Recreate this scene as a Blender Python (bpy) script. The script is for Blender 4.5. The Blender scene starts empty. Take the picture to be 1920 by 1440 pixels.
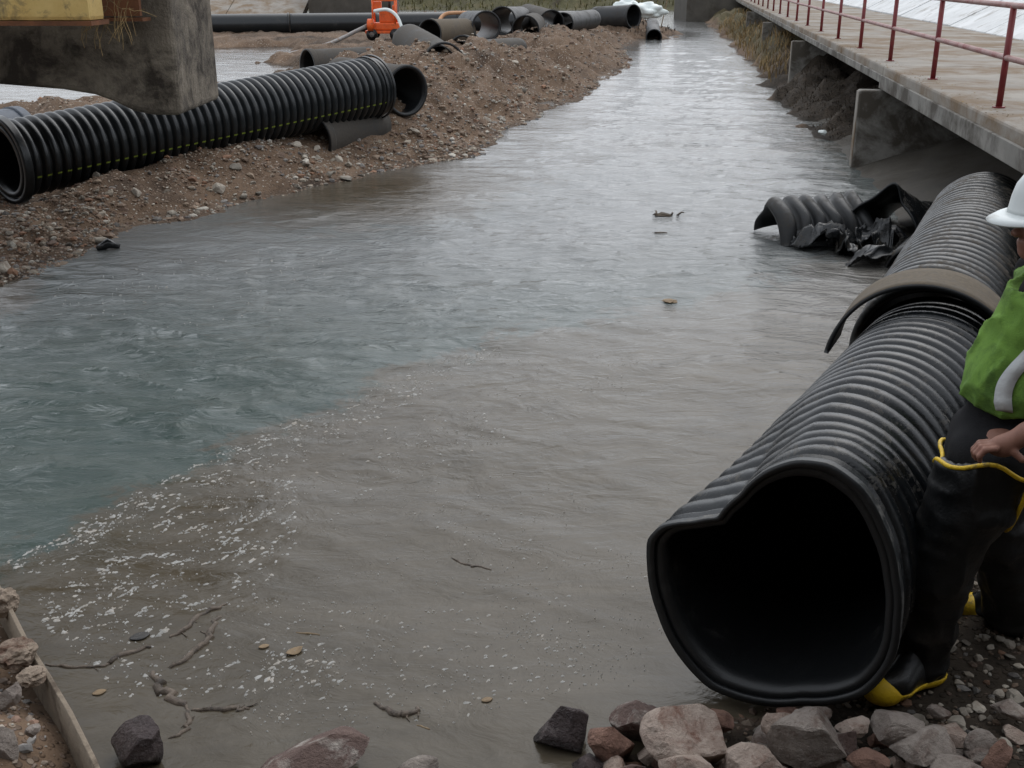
import bpy, bmesh, math, random
import numpy as np
from mathutils import Vector, Matrix

random.seed(7)
RNG = np.random.default_rng(7)
scene = bpy.context.scene
COL = scene.collection

# ------------------------------------------------------------------ camera
FPX = 2050.0                       # focal length in pixels of the 1920 wide photograph
PITCH = math.atan(766.0 / FPX)     # looking down
CAMZ = 2.4                         # metres above the water
cam_data = bpy.data.cameras.new('camera')
cam_data.sensor_width = 36.0
cam_data.lens = 36.0 * FPX / 1920.0
cam_data.clip_start = 0.05
cam_data.clip_end = 3000.0
cam = bpy.data.objects.new('camera', cam_data)
COL.objects.link(cam)
cam.location = (0, 0, CAMZ)
cam.rotation_euler = (math.pi / 2 - PITCH, 0, 0)
scene.camera = cam

# ------------------------------------------------------------------ sky, sun, exposure
SUN_EL, SUN_AZ = math.radians(52), math.radians(25)
world = bpy.data.worlds.new('World')
scene.world = world
world.use_nodes = True
nt = world.node_tree
bg = nt.nodes['Background']
sky = nt.nodes.new('ShaderNodeTexSky')
sky.sky_type = 'NISHITA'
sky.sun_disc = False
sky.sun_elevation = SUN_EL
sky.sun_rotation = SUN_AZ
sky.air_density = 1.0
sky.dust_density = 4.0
hs = nt.nodes.new('ShaderNodeHueSaturation')
hs.inputs['Saturation'].default_value = 0.22
nt.links.new(sky.outputs[0], hs.inputs['Color'])
cloud = nt.nodes.new('ShaderNodeMix'); cloud.data_type = 'RGBA'      # even cloud cover veiling the sky
cloud.inputs[0].default_value = 0.66
cloud.inputs[7].default_value = (6.9, 7.3, 7.9, 1)
nt.links.new(hs.outputs[0], cloud.inputs[6])
nt.links.new(cloud.outputs[2], bg.inputs['Color'])
bg.inputs['Strength'].default_value = 0.15
sun_data = bpy.data.lights.new('sun', 'SUN')
sun_data.energy = 0.5
sun_data.angle = math.radians(60)
sun_data.color = (1.0, 0.97, 0.93)
sun = bpy.data.objects.new('sun', sun_data)
COL.objects.link(sun)
sun.rotation_euler = (math.radians(-38), 0, math.radians(-25))
scene.view_settings.view_transform = 'Standard'
scene.view_settings.look = 'None'
scene.view_settings.exposure = 0.28
scene.view_settings.gamma = 1.0
scene.view_settings.use_curve_mapping = False
scene.cycles.max_bounces = 6
scene.cycles.glossy_bounces = 3
scene.cycles.use_denoising = True

# ------------------------------------------------------------------ surveying helpers
_c, _s = math.cos(PITCH), math.sin(PITCH)
def _ray(x, y):
    u, v = (x - 960) / FPX, (720 - y) / FPX
    return np.array([u, _c + v * _s, -_s + v * _c])
def atz(x, y, z=0.0):
    d = _ray(x, y); t = (z - CAMZ) / d[2]
    return np.array([0, 0, CAMZ]) + t * d
def atY(x, y, Y):
    d = _ray(x, y)
    return np.array([0, 0, CAMZ]) + d * Y / d[1]

# ------------------------------------------------------------------ noise
def _hash(ix, iy, iz, seed):
    n = (ix.astype(np.int64) * 374761393 + iy.astype(np.int64) * 668265263 + iz.astype(np.int64) * 2147483647 + seed * 1274126177) & 0xffffffff
    n = ((n ^ (n >> 13)) * 1274126177) & 0xffffffff
    n = n ^ (n >> 16)
    return (n & 0xffffff) / float(0xffffff) * 2 - 1
def vnoise(p, seed=0):
    p = np.asarray(p, float)
    i = np.floor(p); fr = p - i
    fr = fr * fr * fr * (fr * (fr * 6 - 15) + 10)
    x, y, z = i[..., 0], i[..., 1], i[..., 2]
    fx, fy, fz = fr[..., 0], fr[..., 1], fr[..., 2]
    def L(a, b, t): return a + (b - a) * t
    h = lambda a, b, c: _hash(x + a, y + b, z + c, seed)
    return L(L(L(h(0,0,0), h(1,0,0), fx), L(h(0,1,0), h(1,1,0), fx), fy),
             L(L(h(0,0,1), h(1,0,1), fx), L(h(0,1,1), h(1,1,1), fx), fy), fz)
def vnoise2(p, seed=0):
    p = np.asarray(p, float)
    i = np.floor(p); fr = p - i
    fr = fr * fr * fr * (fr * (fr * 6 - 15) + 10)
    x, y = i[..., 0], i[..., 1]; fx, fy = fr[..., 0], fr[..., 1]
    z = np.zeros_like(x)
    a = _hash(x, y, z, seed); b = _hash(x + 1, y, z, seed); c = _hash(x, y + 1, z, seed); d = _hash(x + 1, y + 1, z, seed)
    return (a + (b - a) * fx) * (1 - fy) + (c + (d - c) * fx) * fy
def fbm(p, oct=4, seed=0, gain=0.5):
    p = np.asarray(p, float); s = 0; a = 1.0
    fn = vnoise2 if p.shape[-1] == 2 else vnoise
    for k in range(oct):
        s = s + a * fn(p * (2.03 ** k) + 17.3 * k, seed + k); a *= gain
    return s
def S(t):
    t = np.clip(t, 0, 1); return t * t * (3 - 2 * t)

# ------------------------------------------------------------------ object helpers
def tag(o, label=None, cat=None, group=None, kind=None):
    if label: o['label'] = label
    if cat: o['category'] = cat
    if group: o['group'] = group
    if kind: o['kind'] = kind
    return o
def link(o, parent=None):
    COL.objects.link(o)
    if parent is not None:
        o.parent = parent
        if parent.type == 'EMPTY': o.matrix_parent_inverse = Matrix.Translation(-Vector(parent['_loc']))
    return o
def thing(name, loc, label, cat, group=None):
    o = bpy.data.objects.new(name, None)
    o.empty_display_size = 0.1
    COL.objects.link(o)
    o.location = loc
    o['_loc'] = tuple(float(a) for a in loc)
    return tag(o, label, cat, group)
def mesh_from(name, V, F, smooth=True):
    me = bpy.data.meshes.new(name)
    V = np.asarray(V, np.float32)
    if isinstance(F, np.ndarray):
        k = F.shape[1]
        me.vertices.add(len(V)); me.vertices.foreach_set('co', V.ravel())
        me.loops.add(F.size); me.loops.foreach_set('vertex_index', F.ravel().astype(np.int32))
        me.polygons.add(len(F)); me.polygons.foreach_set('loop_start', np.arange(0, F.size, k, dtype=np.int32))
        me.update(calc_edges=True); me.validate()
    else:
        me.from_pydata([tuple(map(float, v)) for v in V], [], F); me.update()
    me.polygons.foreach_set('use_smooth', np.full(len(me.polygons), smooth))
    return me
def obj(name, V, F, mat, parent=None, smooth=True, label=None, cat=None, group=None, kind=None):
    me = mesh_from(name, V, F, smooth)
    if mat: me.materials.append(mat)
    o = bpy.data.objects.new(name, me)
    link(o, parent)
    return tag(o, label, cat, group, kind)
class MB:
    """collects shapes into one mesh"""
    def __init__(self): self.V = []; self.F = []
    def add(self, V, F):
        b = len(self.V); self.V += [tuple(map(float, v)) for v in V]; self.F += [tuple(i + b for i in f) for f in F]; return self
    def box(self, c, d, rot=None, bev=0.0):
        x, y, z = d[0] / 2, d[1] / 2, d[2] / 2
        if bev <= 0:
            P = [(-x,-y,-z),(x,-y,-z),(x,y,-z),(-x,y,-z),(-x,-y,z),(x,-y,z),(x,y,z),(-x,y,z)]
            Fs = [(0,3,2,1),(4,5,6,7),(0,1,5,4),(1,2,6,5),(2,3,7,6),(3,0,4,7)]
        else:
            b = bev
            bm = bmesh.new(); bmesh.ops.create_cube(bm, size=1)
            for v in bm.verts: v.co = Vector((v.co.x * d[0], v.co.y * d[1], v.co.z * d[2]))
            bmesh.ops.bevel(bm, geom=bm.edges[:] + bm.verts[:], offset=b, segments=2, affect='EDGES', profile=0.6)
            bm.verts.index_update()
            P = [tuple(v.co) for v in bm.verts]; Fs = [tuple(v.index for v in f.verts) for f in bm.faces]; bm.free()
        R = rot if rot is not None else Matrix.Identity(3)
        c = Vector(c)
        return self.add([R @ Vector(p) + c for p in P], Fs)
    def tube(self, pts, r, n=8, caps=True):
        pts = [Vector(p) for p in pts]; m = len(pts)
        rr = r if hasattr(r, '__len__') else [r] * m
        V = []; F = []
        prev = None
        for i, p in enumerate(pts):
            d = (pts[min(i + 1, m - 1)] - pts[max(i - 1, 0)]).normalized()
            if prev is None:
                a = Vector((0, 0, 1)) if abs(d.z) < 0.9 else Vector((1, 0, 0))
                u = d.cross(a).normalized()
            else:
                u = (prev - d * prev.dot(d)).normalized()
            prev = u; w = d.cross(u)
            for k in range(n):
                t = 2 * math.pi * k / n
                V.append(p + (u * math.cos(t) + w * math.sin(t)) * rr[i])
        for i in range(m - 1):
            for k in range(n):
                F.append((i*n+k, i*n+(k+1)%n, (i+1)*n+(k+1)%n, (i+1)*n+k))
        if caps:
            F.append(tuple(range(n))[::-1]); F.append(tuple((m-1)*n + k for k in range(n)))
        return self.add(V, F)
    def build(self, name, mat, parent=None, smooth=False, **kw):
        return obj(name, self.V, self.F, mat, parent, smooth, **kw)
def rotz(a): return Matrix.Rotation(a, 3, 'Z')

# ------------------------------------------------------------------ materials
def new_mat(name):
    m = bpy.data.materials.new(name); m.use_nodes = True
    return m, m.node_tree.nodes, m.node_tree.links, m.node_tree.nodes['Principled BSDF']
def ramp(N, stops, interp='LINEAR'):
    r = N.new('ShaderNodeValToRGB'); r.color_ramp.interpolation = interp
    e = r.color_ramp.elements
    while len(e) < len(stops): e.new(0.5)
    for k, (p, c) in enumerate(stops):
        e[k].position = p
        e[k].color = (c, c, c, 1) if not hasattr(c, '__len__') else (*c, 1)
    return r
def noise_node(N, L, vec, scale, detail=5, rough=0.6, dist=0.0):
    n = N.new('ShaderNodeTexNoise'); n.inputs['Scale'].default_value = scale
    n.inputs['Detail'].default_value = detail; n.inputs['Roughness'].default_value = rough
    n.inputs['Distortion'].default_value = dist
    if vec is not None: L.new(vec, n.inputs['Vector'])
    return n
def mix_rgb(N, L, fac, a, b, mode='MIX'):
    m = N.new('ShaderNodeMix'); m.data_type = 'RGBA'; m.blend_type = mode
    for sock, val in ((m.inputs[0], fac), (m.inputs[6], a), (m.inputs[7], b)):
        if hasattr(val, 'links') or isinstance(val, bpy.types.NodeSocket): L.new(val, sock)
        elif hasattr(val, '__len__'): sock.default_value = (*val, 1)
        else: sock.default_value = val
    return m.outputs[2]
def math_node(N, L, op, a, b=None, clamp=False):
    m = N.new('ShaderNodeMath'); m.operation = op; m.use_clamp = clamp
    for k, v in enumerate((a, b)):
        if v is None: continue
        if isinstance(v, bpy.types.NodeSocket): L.new(v, m.inputs[k])
        else: m.inputs[k].default_value = v
    return m.outputs[0]
def geo_pos(N):
    return N.new('ShaderNodeNewGeometry').outputs['Position']
def bump(N, L, P, h, strength=0.4, dist=0.02):
    b = N.new('ShaderNodeBump'); b.inputs['Strength'].default_value = strength; b.inputs['Distance'].default_value = dist
    L.new(h, b.inputs['Height']); L.new(b.outputs[0], P.inputs['Normal']); return b
def mottled(name, c1, c2, scale=6, rough=0.8, stain=None, stain_scale=2.0, stain_amt=0.5, bstr=0.4, bdist=0.01, fine=60, spec=0.4, obj_random=0.0, wet=False):
    """two-tone noise, optional stain colour, fine bump; all in world space"""
    m, N, L, P = new_mat(name)
    pos = geo_pos(N)
    n = noise_node(N, L, pos, scale, 8, 0.65)
    r = ramp(N, [(0.32, c1), (0.68, c2)]); L.new(n.outputs['Fac'], r.inputs[0])
    col = r.outputs[0]
    if stain is not None:
        n2 = noise_node(N, L, pos, stain_scale, 7, 0.7, 0.4)
        r2 = ramp(N, [(0.62 - stain_amt * 0.3, 0.0), (0.72 - stain_amt * 0.2, 1.0)]); L.new(n2.outputs['Fac'], r2.inputs[0])
        col = mix_rgb(N, L, r2.outputs[0], col, stain)
    if obj_random > 0:
        oi = N.new('ShaderNodeObjectInfo')
        rr = ramp(N, [(0.0, 1 - obj_random), (1.0, 1 + obj_random)]); L.new(oi.outputs['Random'], rr.inputs[0])
        col = mix_rgb(N, L, 1.0, col, rr.outputs[0], 'MULTIPLY')
    if wet:
        sx = N.new('ShaderNodeSeparateXYZ'); L.new(pos, sx.inputs[0])
        zz = math_node(N, L, 'ADD', sx.outputs[2], math_node(N, L, 'MULTIPLY', n.outputs['Fac'], 0.05))
        wr = ramp(N, [(0.055, 0.42), (0.085, 1.0)]); L.new(zz, wr.inputs[0])
        col = mix_rgb(N, L, 1.0, col, wr.outputs[0], 'MULTIPLY')
    L.new(col, P.inputs['Base Color'])
    nf = noise_node(N, L, pos, fine, 6, 0.7)
    bump(N, L, P, nf.outputs['Fac'], bstr, bdist)
    rr = ramp(N, [(0.3, max(rough - 0.12, 0.05)), (0.7, min(rough + 0.12, 1))]); L.new(n.outputs['Fac'], rr.inputs[0])
    L.new(rr.outputs[0], P.inputs['Roughness'])
    P.inputs['Specular IOR Level'].default_value = spec
    return m

def pipe_mat(name, base, mud, amt, rough=0.42, scale=3.0):
    m, N, L, P = new_mat(name)
    pos = geo_pos(N)
    n = noise_node(N, L, pos, scale, 10, 0.72, 0.6)
    n2 = noise_node(N, L, pos, scale * 9, 6, 0.7)
    f = math_node(N, L, 'ADD', math_node(N, L, 'MULTIPLY', n.outputs['Fac'], 0.62), math_node(N, L, 'MULTIPLY', n2.outputs['Fac'], 0.38))
    r = ramp(N, [(0.60 - amt * 0.28, 0.0), (0.70 - amt * 0.22, 1.0)]); L.new(f, r.inputs[0])
    ng = noise_node(N, L, pos, 40, 5, 0.7)
    mudc = ramp(N, [(0.3, tuple(c * 0.6 for c in mud)), (0.7, mud)]); L.new(ng.outputs['Fac'], mudc.inputs[0])
    fac = math_node(N, L, 'MULTIPLY', r.outputs[0], 0.85)
    L.new(mix_rgb(N, L, fac, base, mudc.outputs[0]), P.inputs['Base Color'])
    rr = ramp(N, [(0.0, rough), (1.0, 0.9)]); L.new(r.outputs[0], rr.inputs[0]); L.new(rr.outputs[0], P.inputs['Roughness'])
    bump(N, L, P, f, 0.35, 0.012)
    P.inputs['Specular IOR Level'].default_value = 0.45
    return m

M = {}
M['pipe_new'] = pipe_mat('black_plastic_clean', (0.010, 0.0125, 0.014), (0.09, 0.08, 0.07), 0.12, 0.30)
M['pipe_mud'] = pipe_mat('black_plastic_muddy', (0.008, 0.0095, 0.011), (0.150, 0.135, 0.115), 0.20, 0.20, 5.0)
M['pipe_silt'] = pipe_mat('black_plastic_silty', (0.009, 0.010, 0.010), (0.095, 0.076, 0.055), 0.36, 0.30, 3.5)
M['pipe_old'] = pipe_mat('grey_weathered_plastic', (0.028, 0.028, 0.027), (0.085, 0.073, 0.06), 0.8, 0.6, 2.0)
M['pipe_tan'] = pipe_mat('mud_coated_plastic', (0.06, 0.049, 0.036), (0.135, 0.107, 0.074), 0.85, 0.7, 3.0)
M['pipe_blue'] = pipe_mat('blue_grey_plastic', (0.07, 0.085, 0.11), (0.12, 0.12, 0.12), 0.4, 0.5)
M['pipe_dull'] = pipe_mat('dull_black_plastic', (0.014, 0.015, 0.016), (0.06, 0.053, 0.045), 0.35, 0.5, 3.0)
M['pipe_scuff'] = pipe_mat('scuffed_plastic_rim', (0.022, 0.025, 0.027), (0.20, 0.19, 0.175), 0.42, 0.4, 9.0)
M['film'] = pipe_mat('black_plastic_film', (0.008, 0.009, 0.010), (0.09, 0.075, 0.06), 0.25, 0.25, 5.0)
M['bore'] = pipe_mat('dark_smooth_bore', (0.011, 0.012, 0.013), (0.045, 0.042, 0.038), 0.15, 0.4)
M['line'] = mottled('yellow_green_print', (0.16, 0.22, 0.02), (0.22, 0.28, 0.04), 20, 0.6)
M['concrete'] = mottled('grey_concrete', (0.165, 0.158, 0.142), (0.26, 0.248, 0.225), 2.5, 0.85, (0.065, 0.055, 0.043), 1.6, 0.55, 0.35, 0.01)
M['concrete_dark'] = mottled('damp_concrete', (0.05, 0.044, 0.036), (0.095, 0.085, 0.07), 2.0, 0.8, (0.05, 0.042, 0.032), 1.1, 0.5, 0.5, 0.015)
M['pier_c'] = mottled('stained_bridge_concrete', (0.11, 0.09, 0.068), (0.27, 0.23, 0.18), 3.2, 0.9, (0.04, 0.031, 0.023), 2.6, 0.62, 0.8, 0.03, 25)
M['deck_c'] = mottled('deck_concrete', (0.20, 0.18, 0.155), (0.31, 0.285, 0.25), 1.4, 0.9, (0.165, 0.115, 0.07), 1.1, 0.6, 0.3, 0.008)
M['white_c'] = mottled('pale_embankment_concrete', (0.50, 0.51, 0.51), (0.68, 0.69, 0.69), 1.2, 0.85, (0.36, 0.35, 0.33), 2.2, 0.3, 0.3, 0.01)
M['rail'] = mottled('red_oxide_paint', (0.13, 0.013, 0.016), (0.19, 0.026, 0.027), 9, 0.5, (0.16, 0.07, 0.045), 6, 0.2, 0.15, 0.003)
M['rail_top'] = mottled('worn_rail_paint', (0.24, 0.12, 0.11), (0.33, 0.2, 0.18), 12, 0.5, (0.2, 0.05, 0.045), 4, 0.5, 0.15, 0.003)
M['orange'] = mottled('orange_paint', (0.62, 0.085, 0.012), (0.78, 0.13, 0.02), 8, 0.45, (0.25, 0.08, 0.03), 6, 0.2, 0.2, 0.004)
M['rubber'] = mottled('black_rubber', (0.005, 0.0055, 0.006), (0.010, 0.0105, 0.011), 12, 0.36, (0.022, 0.019, 0.016), 5, 0.2, 0.5, 0.006, 40)
M['steel'] = mottled('grey_steel', (0.12, 0.12, 0.12), (0.22, 0.21, 0.2), 8, 0.5, (0.12, 0.06, 0.03), 5, 0.4)
M['rust'] = mottled('rusted_steel', (0.09, 0.035, 0.016), (0.2, 0.08, 0.035), 7, 0.85)
M['yellow_steel'] = mottled('aged_yellow_paint', (0.50, 0.33, 0.10), (0.62, 0.45, 0.17), 4, 0.6, (0.15, 0.12, 0.06), 5, 0.3)
M['yellow'] = mottled('yellow_rubber', (0.62, 0.40, 0.012), (0.78, 0.52, 0.02), 10, 0.5, (0.12, 0.09, 0.03), 22, 0.22)
M['hose'] = mottled('pale_orange_hose', (0.42, 0.22, 0.11), (0.55, 0.3, 0.16), 8, 0.6)
M['vest'] = mottled('lime_mesh_cloth', (0.12, 0.25, 0.035), (0.19, 0.35, 0.06), 7, 0.85, (0.08, 0.16, 0.03), 7, 0.45, 0.7, 0.006, 220)
M['reflective'] = mottled('silver_tape', (0.5, 0.52, 0.52), (0.62, 0.64, 0.64), 15, 0.45)
M['shirt'] = mottled('black_cloth', (0.012, 0.012, 0.013), (0.022, 0.022, 0.024), 12, 0.95, None, 1, 0, 0.5, 0.004, 150, 0.1)
M['skin'] = mottled('skin', (0.20, 0.092, 0.064), (0.28, 0.14, 0.10), 18, 0.55, (0.26, 0.11, 0.08), 9, 0.25, 0.25, 0.0015, 160)
M['hair'] = mottled('short_dark_hair', (0.02, 0.013, 0.01), (0.05, 0.034, 0.025), 60, 0.7, None, 1, 0, 1.0, 0.01, 260)
M['hat'] = mottled('white_plastic', (0.60, 0.65, 0.65), (0.66, 0.70, 0.70), 6, 0.35, (0.48, 0.49, 0.47), 9, 0.2, 0.05, 0.001)
M['eye'] = mottled('eye_white', (0.6, 0.58, 0.55), (0.7, 0.68, 0.65), 40, 0.2)
M['wood'] = mottled('wet_driftwood', (0.065, 0.048, 0.035), (0.16, 0.125, 0.095), 25, 0.6, (0.03, 0.022, 0.016), 20, 0.45, 0.8, 0.006, 90)
M['leaf_tan'] = mottled('dead_leaf', (0.17, 0.115, 0.065), (0.25, 0.18, 0.105), 40, 0.7)
M['leaf_dark'] = mottled('dark_leaf', (0.02, 0.02, 0.02), (0.05, 0.045, 0.04), 40, 0.5)
M['board'] = mottled('weathered_sheet', (0.17, 0.135, 0.10), (0.27, 0.22, 0.165), 5, 0.85, (0.09, 0.066, 0.047), 6, 0.4, 0.6, 0.01)
M['crust'] = mottled('dried_mud_crust', (0.26, 0.20, 0.15), (0.40, 0.32, 0.25), 9, 0.95, (0.14, 0.08, 0.055), 6, 0.4, 1.0, 0.02, 50)
M['foam'] = mottled('dirty_foam', (0.20, 0.195, 0.18), (0.46, 0.455, 0.435), 18, 0.8, (0.38, 0.34, 0.29), 14, 0.4)
M['grass'] = mottled('dry_grass', (0.20, 0.125, 0.05), (0.34, 0.24, 0.11), 3, 0.9, (0.10, 0.07, 0.03), 2.2, 0.5)
M['weed'] = mottled('olive_weeds', (0.06, 0.06, 0.02), (0.14, 0.12, 0.045), 2, 0.9)
M['brush'] = mottled('dark_brush', (0.03, 0.022, 0.014), (0.075, 0.055, 0.035), 6, 0.9)
M['tarp'] = mottled('white_sheet', (0.66, 0.72, 0.70), (0.76, 0.80, 0.78), 3, 0.5)
def rock_mat(name, c1, c2, st, amt=0.4, rough=0.8):
    return mottled(name, c1, c2, 14, rough, st, 9, amt, 1.0, 0.02, 55, 0.4, 0.0, True)
M['rock_pink'] = rock_mat('pale_pink_rock', (0.36, 0.265, 0.215), (0.56, 0.46, 0.39), (0.24, 0.135, 0.10), 0.36)
M['rock_grey'] = rock_mat('grey_rock', (0.23, 0.19, 0.165), (0.42, 0.365, 0.32), (0.17, 0.115, 0.09), 0.42)
M['rock_red'] = rock_mat('red_brown_rock', (0.18, 0.095, 0.07), (0.29, 0.17, 0.125), (0.085, 0.045, 0.035), 0.35)
M['rock_wet'] = rock_mat('wet_purple_rock', (0.04, 0.027, 0.027), (0.095, 0.07, 0.068), (0.26, 0.22, 0.21), 0.1, 0.3)
M['rock_mix'] = rock_mat('brown_white_rock', (0.11, 0.07, 0.06), (0.19, 0.13, 0.11), (0.40, 0.36, 0.32), 0.35)
M['cobble'] = mottled('river_cobble', (0.21, 0.185, 0.15), (0.35, 0.315, 0.265), 12, 0.8, (0.18, 0.145, 0.115), 9, 0.4, 0.5, 0.006, 80, 0.4, 0.42, True)

# vertex-colour gravel (each pebble keeps its own stone colour)
def gravel_mat():
    m, N, L, P = new_mat('loose_gravel')
    a = N.new('ShaderNodeAttribute'); a.attribute_name = 'stone'
    n = noise_node(N, L, geo_pos(N), 60, 5, 0.7)
    r = ramp(N, [(0.3, 0.7), (0.7, 1.2)]); L.new(n.outputs['Fac'], r.inputs[0])
    L.new(mix_rgb(N, L, 1.0, a.outputs['Color'], r.outputs[0], 'MULTIPLY'), P.inputs['Base Color'])
    P.inputs['Roughness'].default_value = 0.85
    return m
M['gravel'] = gravel_mat()

def ground_mat():
    m, N, L, P = new_mat('bank_soil')
    pos = geo_pos(N)
    a = N.new('ShaderNodeAttribute'); a.attribute_name = 'veg'
    d = N.new('ShaderNodeAttribute'); d.attribute_name = 'dirt'
    n1 = noise_node(N, L, pos, 1.1, 8, 0.65, 0.3)
    r1 = ramp(N, [(0.32, (0.055, 0.036, 0.024)), (0.45, (0.115, 0.074, 0.047)), (0.6, (0.165, 0.110, 0.072)), (0.75, (0.225, 0.162, 0.112))]); L.new(n1.outputs['Fac'], r1.inputs[0])
    v = N.new('ShaderNodeTexVoronoi'); v.inputs['Scale'].default_value = 30; L.new(pos, v.inputs['Vector'])
    vr = ramp(N, [(0.0, 1.0), (0.32, 1.0), (0.45, 0.0)]); L.new(v.outputs['Distance'], vr.inputs[0])
    sep = N.new('ShaderNodeSeparateColor'); L.new(v.outputs['Color'], sep.inputs[0])
    sc = ramp(N, [(0.0, (0.10, 0.07, 0.05)), (0.45, (0.19, 0.135, 0.10)), (0.75, (0.27, 0.215, 0.165)), (1.0, (0.40, 0.36, 0.31))]); L.new(sep.outputs[0], sc.inputs[0])
    keep = math_node(N, L, 'GREATER_THAN', sep.outputs[1], 0.45)
    c = mix_rgb(N, L, math_node(N, L, 'MULTIPLY', vr.outputs[0], keep), r1.outputs[0], sc.outputs[0])
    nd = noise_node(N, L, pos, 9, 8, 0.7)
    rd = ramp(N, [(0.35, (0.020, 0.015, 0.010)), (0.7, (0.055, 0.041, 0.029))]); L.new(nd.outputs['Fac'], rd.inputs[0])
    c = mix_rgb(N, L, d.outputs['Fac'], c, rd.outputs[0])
    ng = noise_node(N, L, pos, 0.5, 8, 0.7)
    rg = ramp(N, [(0.33, (0.045, 0.036, 0.02)), (0.5, (0.07, 0.066, 0.028)), (0.7, (0.12, 0.095, 0.05))]); L.new(ng.outputs['Fac'], rg.inputs[0])
    c = mix_rgb(N, L, a.outputs['Fac'], c, rg.outputs[0])
    # wet strip along the waterline
    sx = N.new('ShaderNodeSeparateXYZ'); L.new(pos, sx.inputs[0])
    zz = math_node(N, L, 'ADD', sx.outputs[2], math_node(N, L, 'MULTIPLY', n1.outputs['Fac'], 0.06))
    wet = ramp(N, [(0.03, 0.55), (0.085, 1.0)]); L.new(zz, wet.inputs[0])
    c = mix_rgb(N, L, 1.0, c, wet.outputs[0], 'MULTIPLY')
    L.new(c, P.inputs['Base Color'])
    h = math_node(N, L, 'ADD', nd.outputs['Fac'], math_node(N, L, 'MULTIPLY', vr.outputs[0], 0.6))
    bump(N, L, P, h, 0.8, 0.02)
    P.inputs['Roughness'].default_value = 0.92
    P.inputs['Specular IOR Level'].default_value = 0.3
    return m
M['ground'] = ground_mat()

def water_mat():
    m, N, L, P = new_mat('river_water')
    pos = geo_pos(N)
    s = N.new('ShaderNodeAttribute'); s.attribute_name = 'silt'  # silt, plus the dark pipe reflections tinted brown in still corners
    rgh = N.new('ShaderNodeAttribute'); rgh.attribute_name = 'chop'
    n1 = noise_node(N, L, pos, 1.6, 9, 0.68, 1.2)
    nn = math_node(N, L, 'MULTIPLY', math_node(N, L, 'SUBTRACT', n1.outputs['Fac'], 0.5), 1.5)
    n3 = noise_node(N, L, pos, 7.0, 6, 0.7, 1.5)
    nn = math_node(N, L, 'ADD', nn, math_node(N, L, 'MULTIPLY', math_node(N, L, 'SUBTRACT', n3.outputs['Fac'], 0.5), 0.8))
    f = math_node(N, L, 'ADD', s.outputs['Fac'], nn)
    r = ramp(N, [(0.44, 0.0), (0.54, 0.85), (0.8, 1.0)]); L.new(math_node(N, L, 'ADD', math_node(N, L, 'MULTIPLY', f, 0.5), 0.5), r.inputs[0])
    mps = N.new('ShaderNodeMapping'); mps.inputs['Rotation'].default_value = (0, 0, -0.75); mps.inputs['Scale'].default_value = (1.0, 2.6, 1.0); L.new(pos, mps.inputs['Vector'])
    n2 = noise_node(N, L, mps.outputs[0], 0.9, 8, 0.66, 1.6)
    green = ramp(N, [(0.3, (0.032, 0.054, 0.050)), (0.7, (0.060, 0.078, 0.069))]); L.new(n2.outputs['Fac'], green.inputs[0])
    brown = ramp(N, [(0.3, (0.054, 0.044, 0.030)), (0.52, (0.073, 0.060, 0.042)), (0.72, (0.094, 0.079, 0.058))]); L.new(n2.outputs['Fac'], brown.inputs[0])
    up = N.new('ShaderNodeAttribute'); up.attribute_name = 'milky'
    clear = mix_rgb(N, L, up.outputs['Fac'], green.outputs[0], (0.148, 0.152, 0.151))
    brown2 = mix_rgb(N, L, math_node(N, L, 'MULTIPLY', up.outputs['Fac'], 0.85), brown.outputs[0], (0.142, 0.140, 0.135))
    L.new(mix_rgb(N, L, r.outputs[0], clear, brown2), P.inputs['Base Color'])
    wr_ = N.new('ShaderNodeAttribute'); wr_.attribute_name = 'wavelet'
    L.new(wr_.outputs['Fac'], P.inputs['Roughness'])
    P.inputs['IOR'].default_value = 1.333
    # ripples
    mp = N.new('ShaderNodeMapping'); mp.inputs['Scale'].default_value = (1.0, 1.7, 1.0); L.new(pos, mp.inputs['Vector'])
    a = noise_node(N, L, mp.outputs[0], 3.2, 7, 0.6, 1.4)
    b = noise_node(N, L, mp.outputs[0], 14, 4, 0.55, 0.6)
    big = noise_node(N, L, mp.outputs[0], 1.25, 3, 0.5, 1.2)
    a_ = math_node(N, L, 'ADD', a.outputs['Fac'], math_node(N, L, 'MULTIPLY', big.outputs['Fac'], 1.5))
    h = math_node(N, L, 'ADD', a_, math_node(N, L, 'MULTIPLY', b.outputs['Fac'], 0.22))
    h = math_node(N, L, 'MULTIPLY', h, rgh.outputs['Fac'])
    bump(N, L, P, h, 1.0, 0.030)
    return m
M['water'] = water_mat()

# ------------------------------------------------------------------ land shapes
def seg_dist(P, poly):
    P = np.asarray(P, float); d2 = np.full(len(P), 1e18)
    poly = np.asarray(poly, float)
    for a, b in zip(poly, np.roll(poly, -1, axis=0)):
        ab = b - a; t = np.clip(((P - a) @ ab) / max(ab @ ab, 1e-12), 0, 1)
        q = P - a - t[:, None] * ab
        d2 = np.minimum(d2, (q * q).sum(1))
    return np.sqrt(d2)
def inside(P, poly):
    x, y = P[:, 0], P[:, 1]; r = np.zeros(len(P), bool)
    n = len(poly)
    for i in range(n):
        x1, y1 = poly[i]; x2, y2 = poly[(i + 1) % n]
        c = ((y1 > y) != (y2 > y)) & (x < (x2 - x1) * (y - y1) / ((y2 - y1) if y2 != y1 else 1e-12) + x1)
        r ^= c
    return r
def sdist(P, poly):
    d = seg_dist(P, poly); return np.where(inside(P, poly), d, -d)

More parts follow.
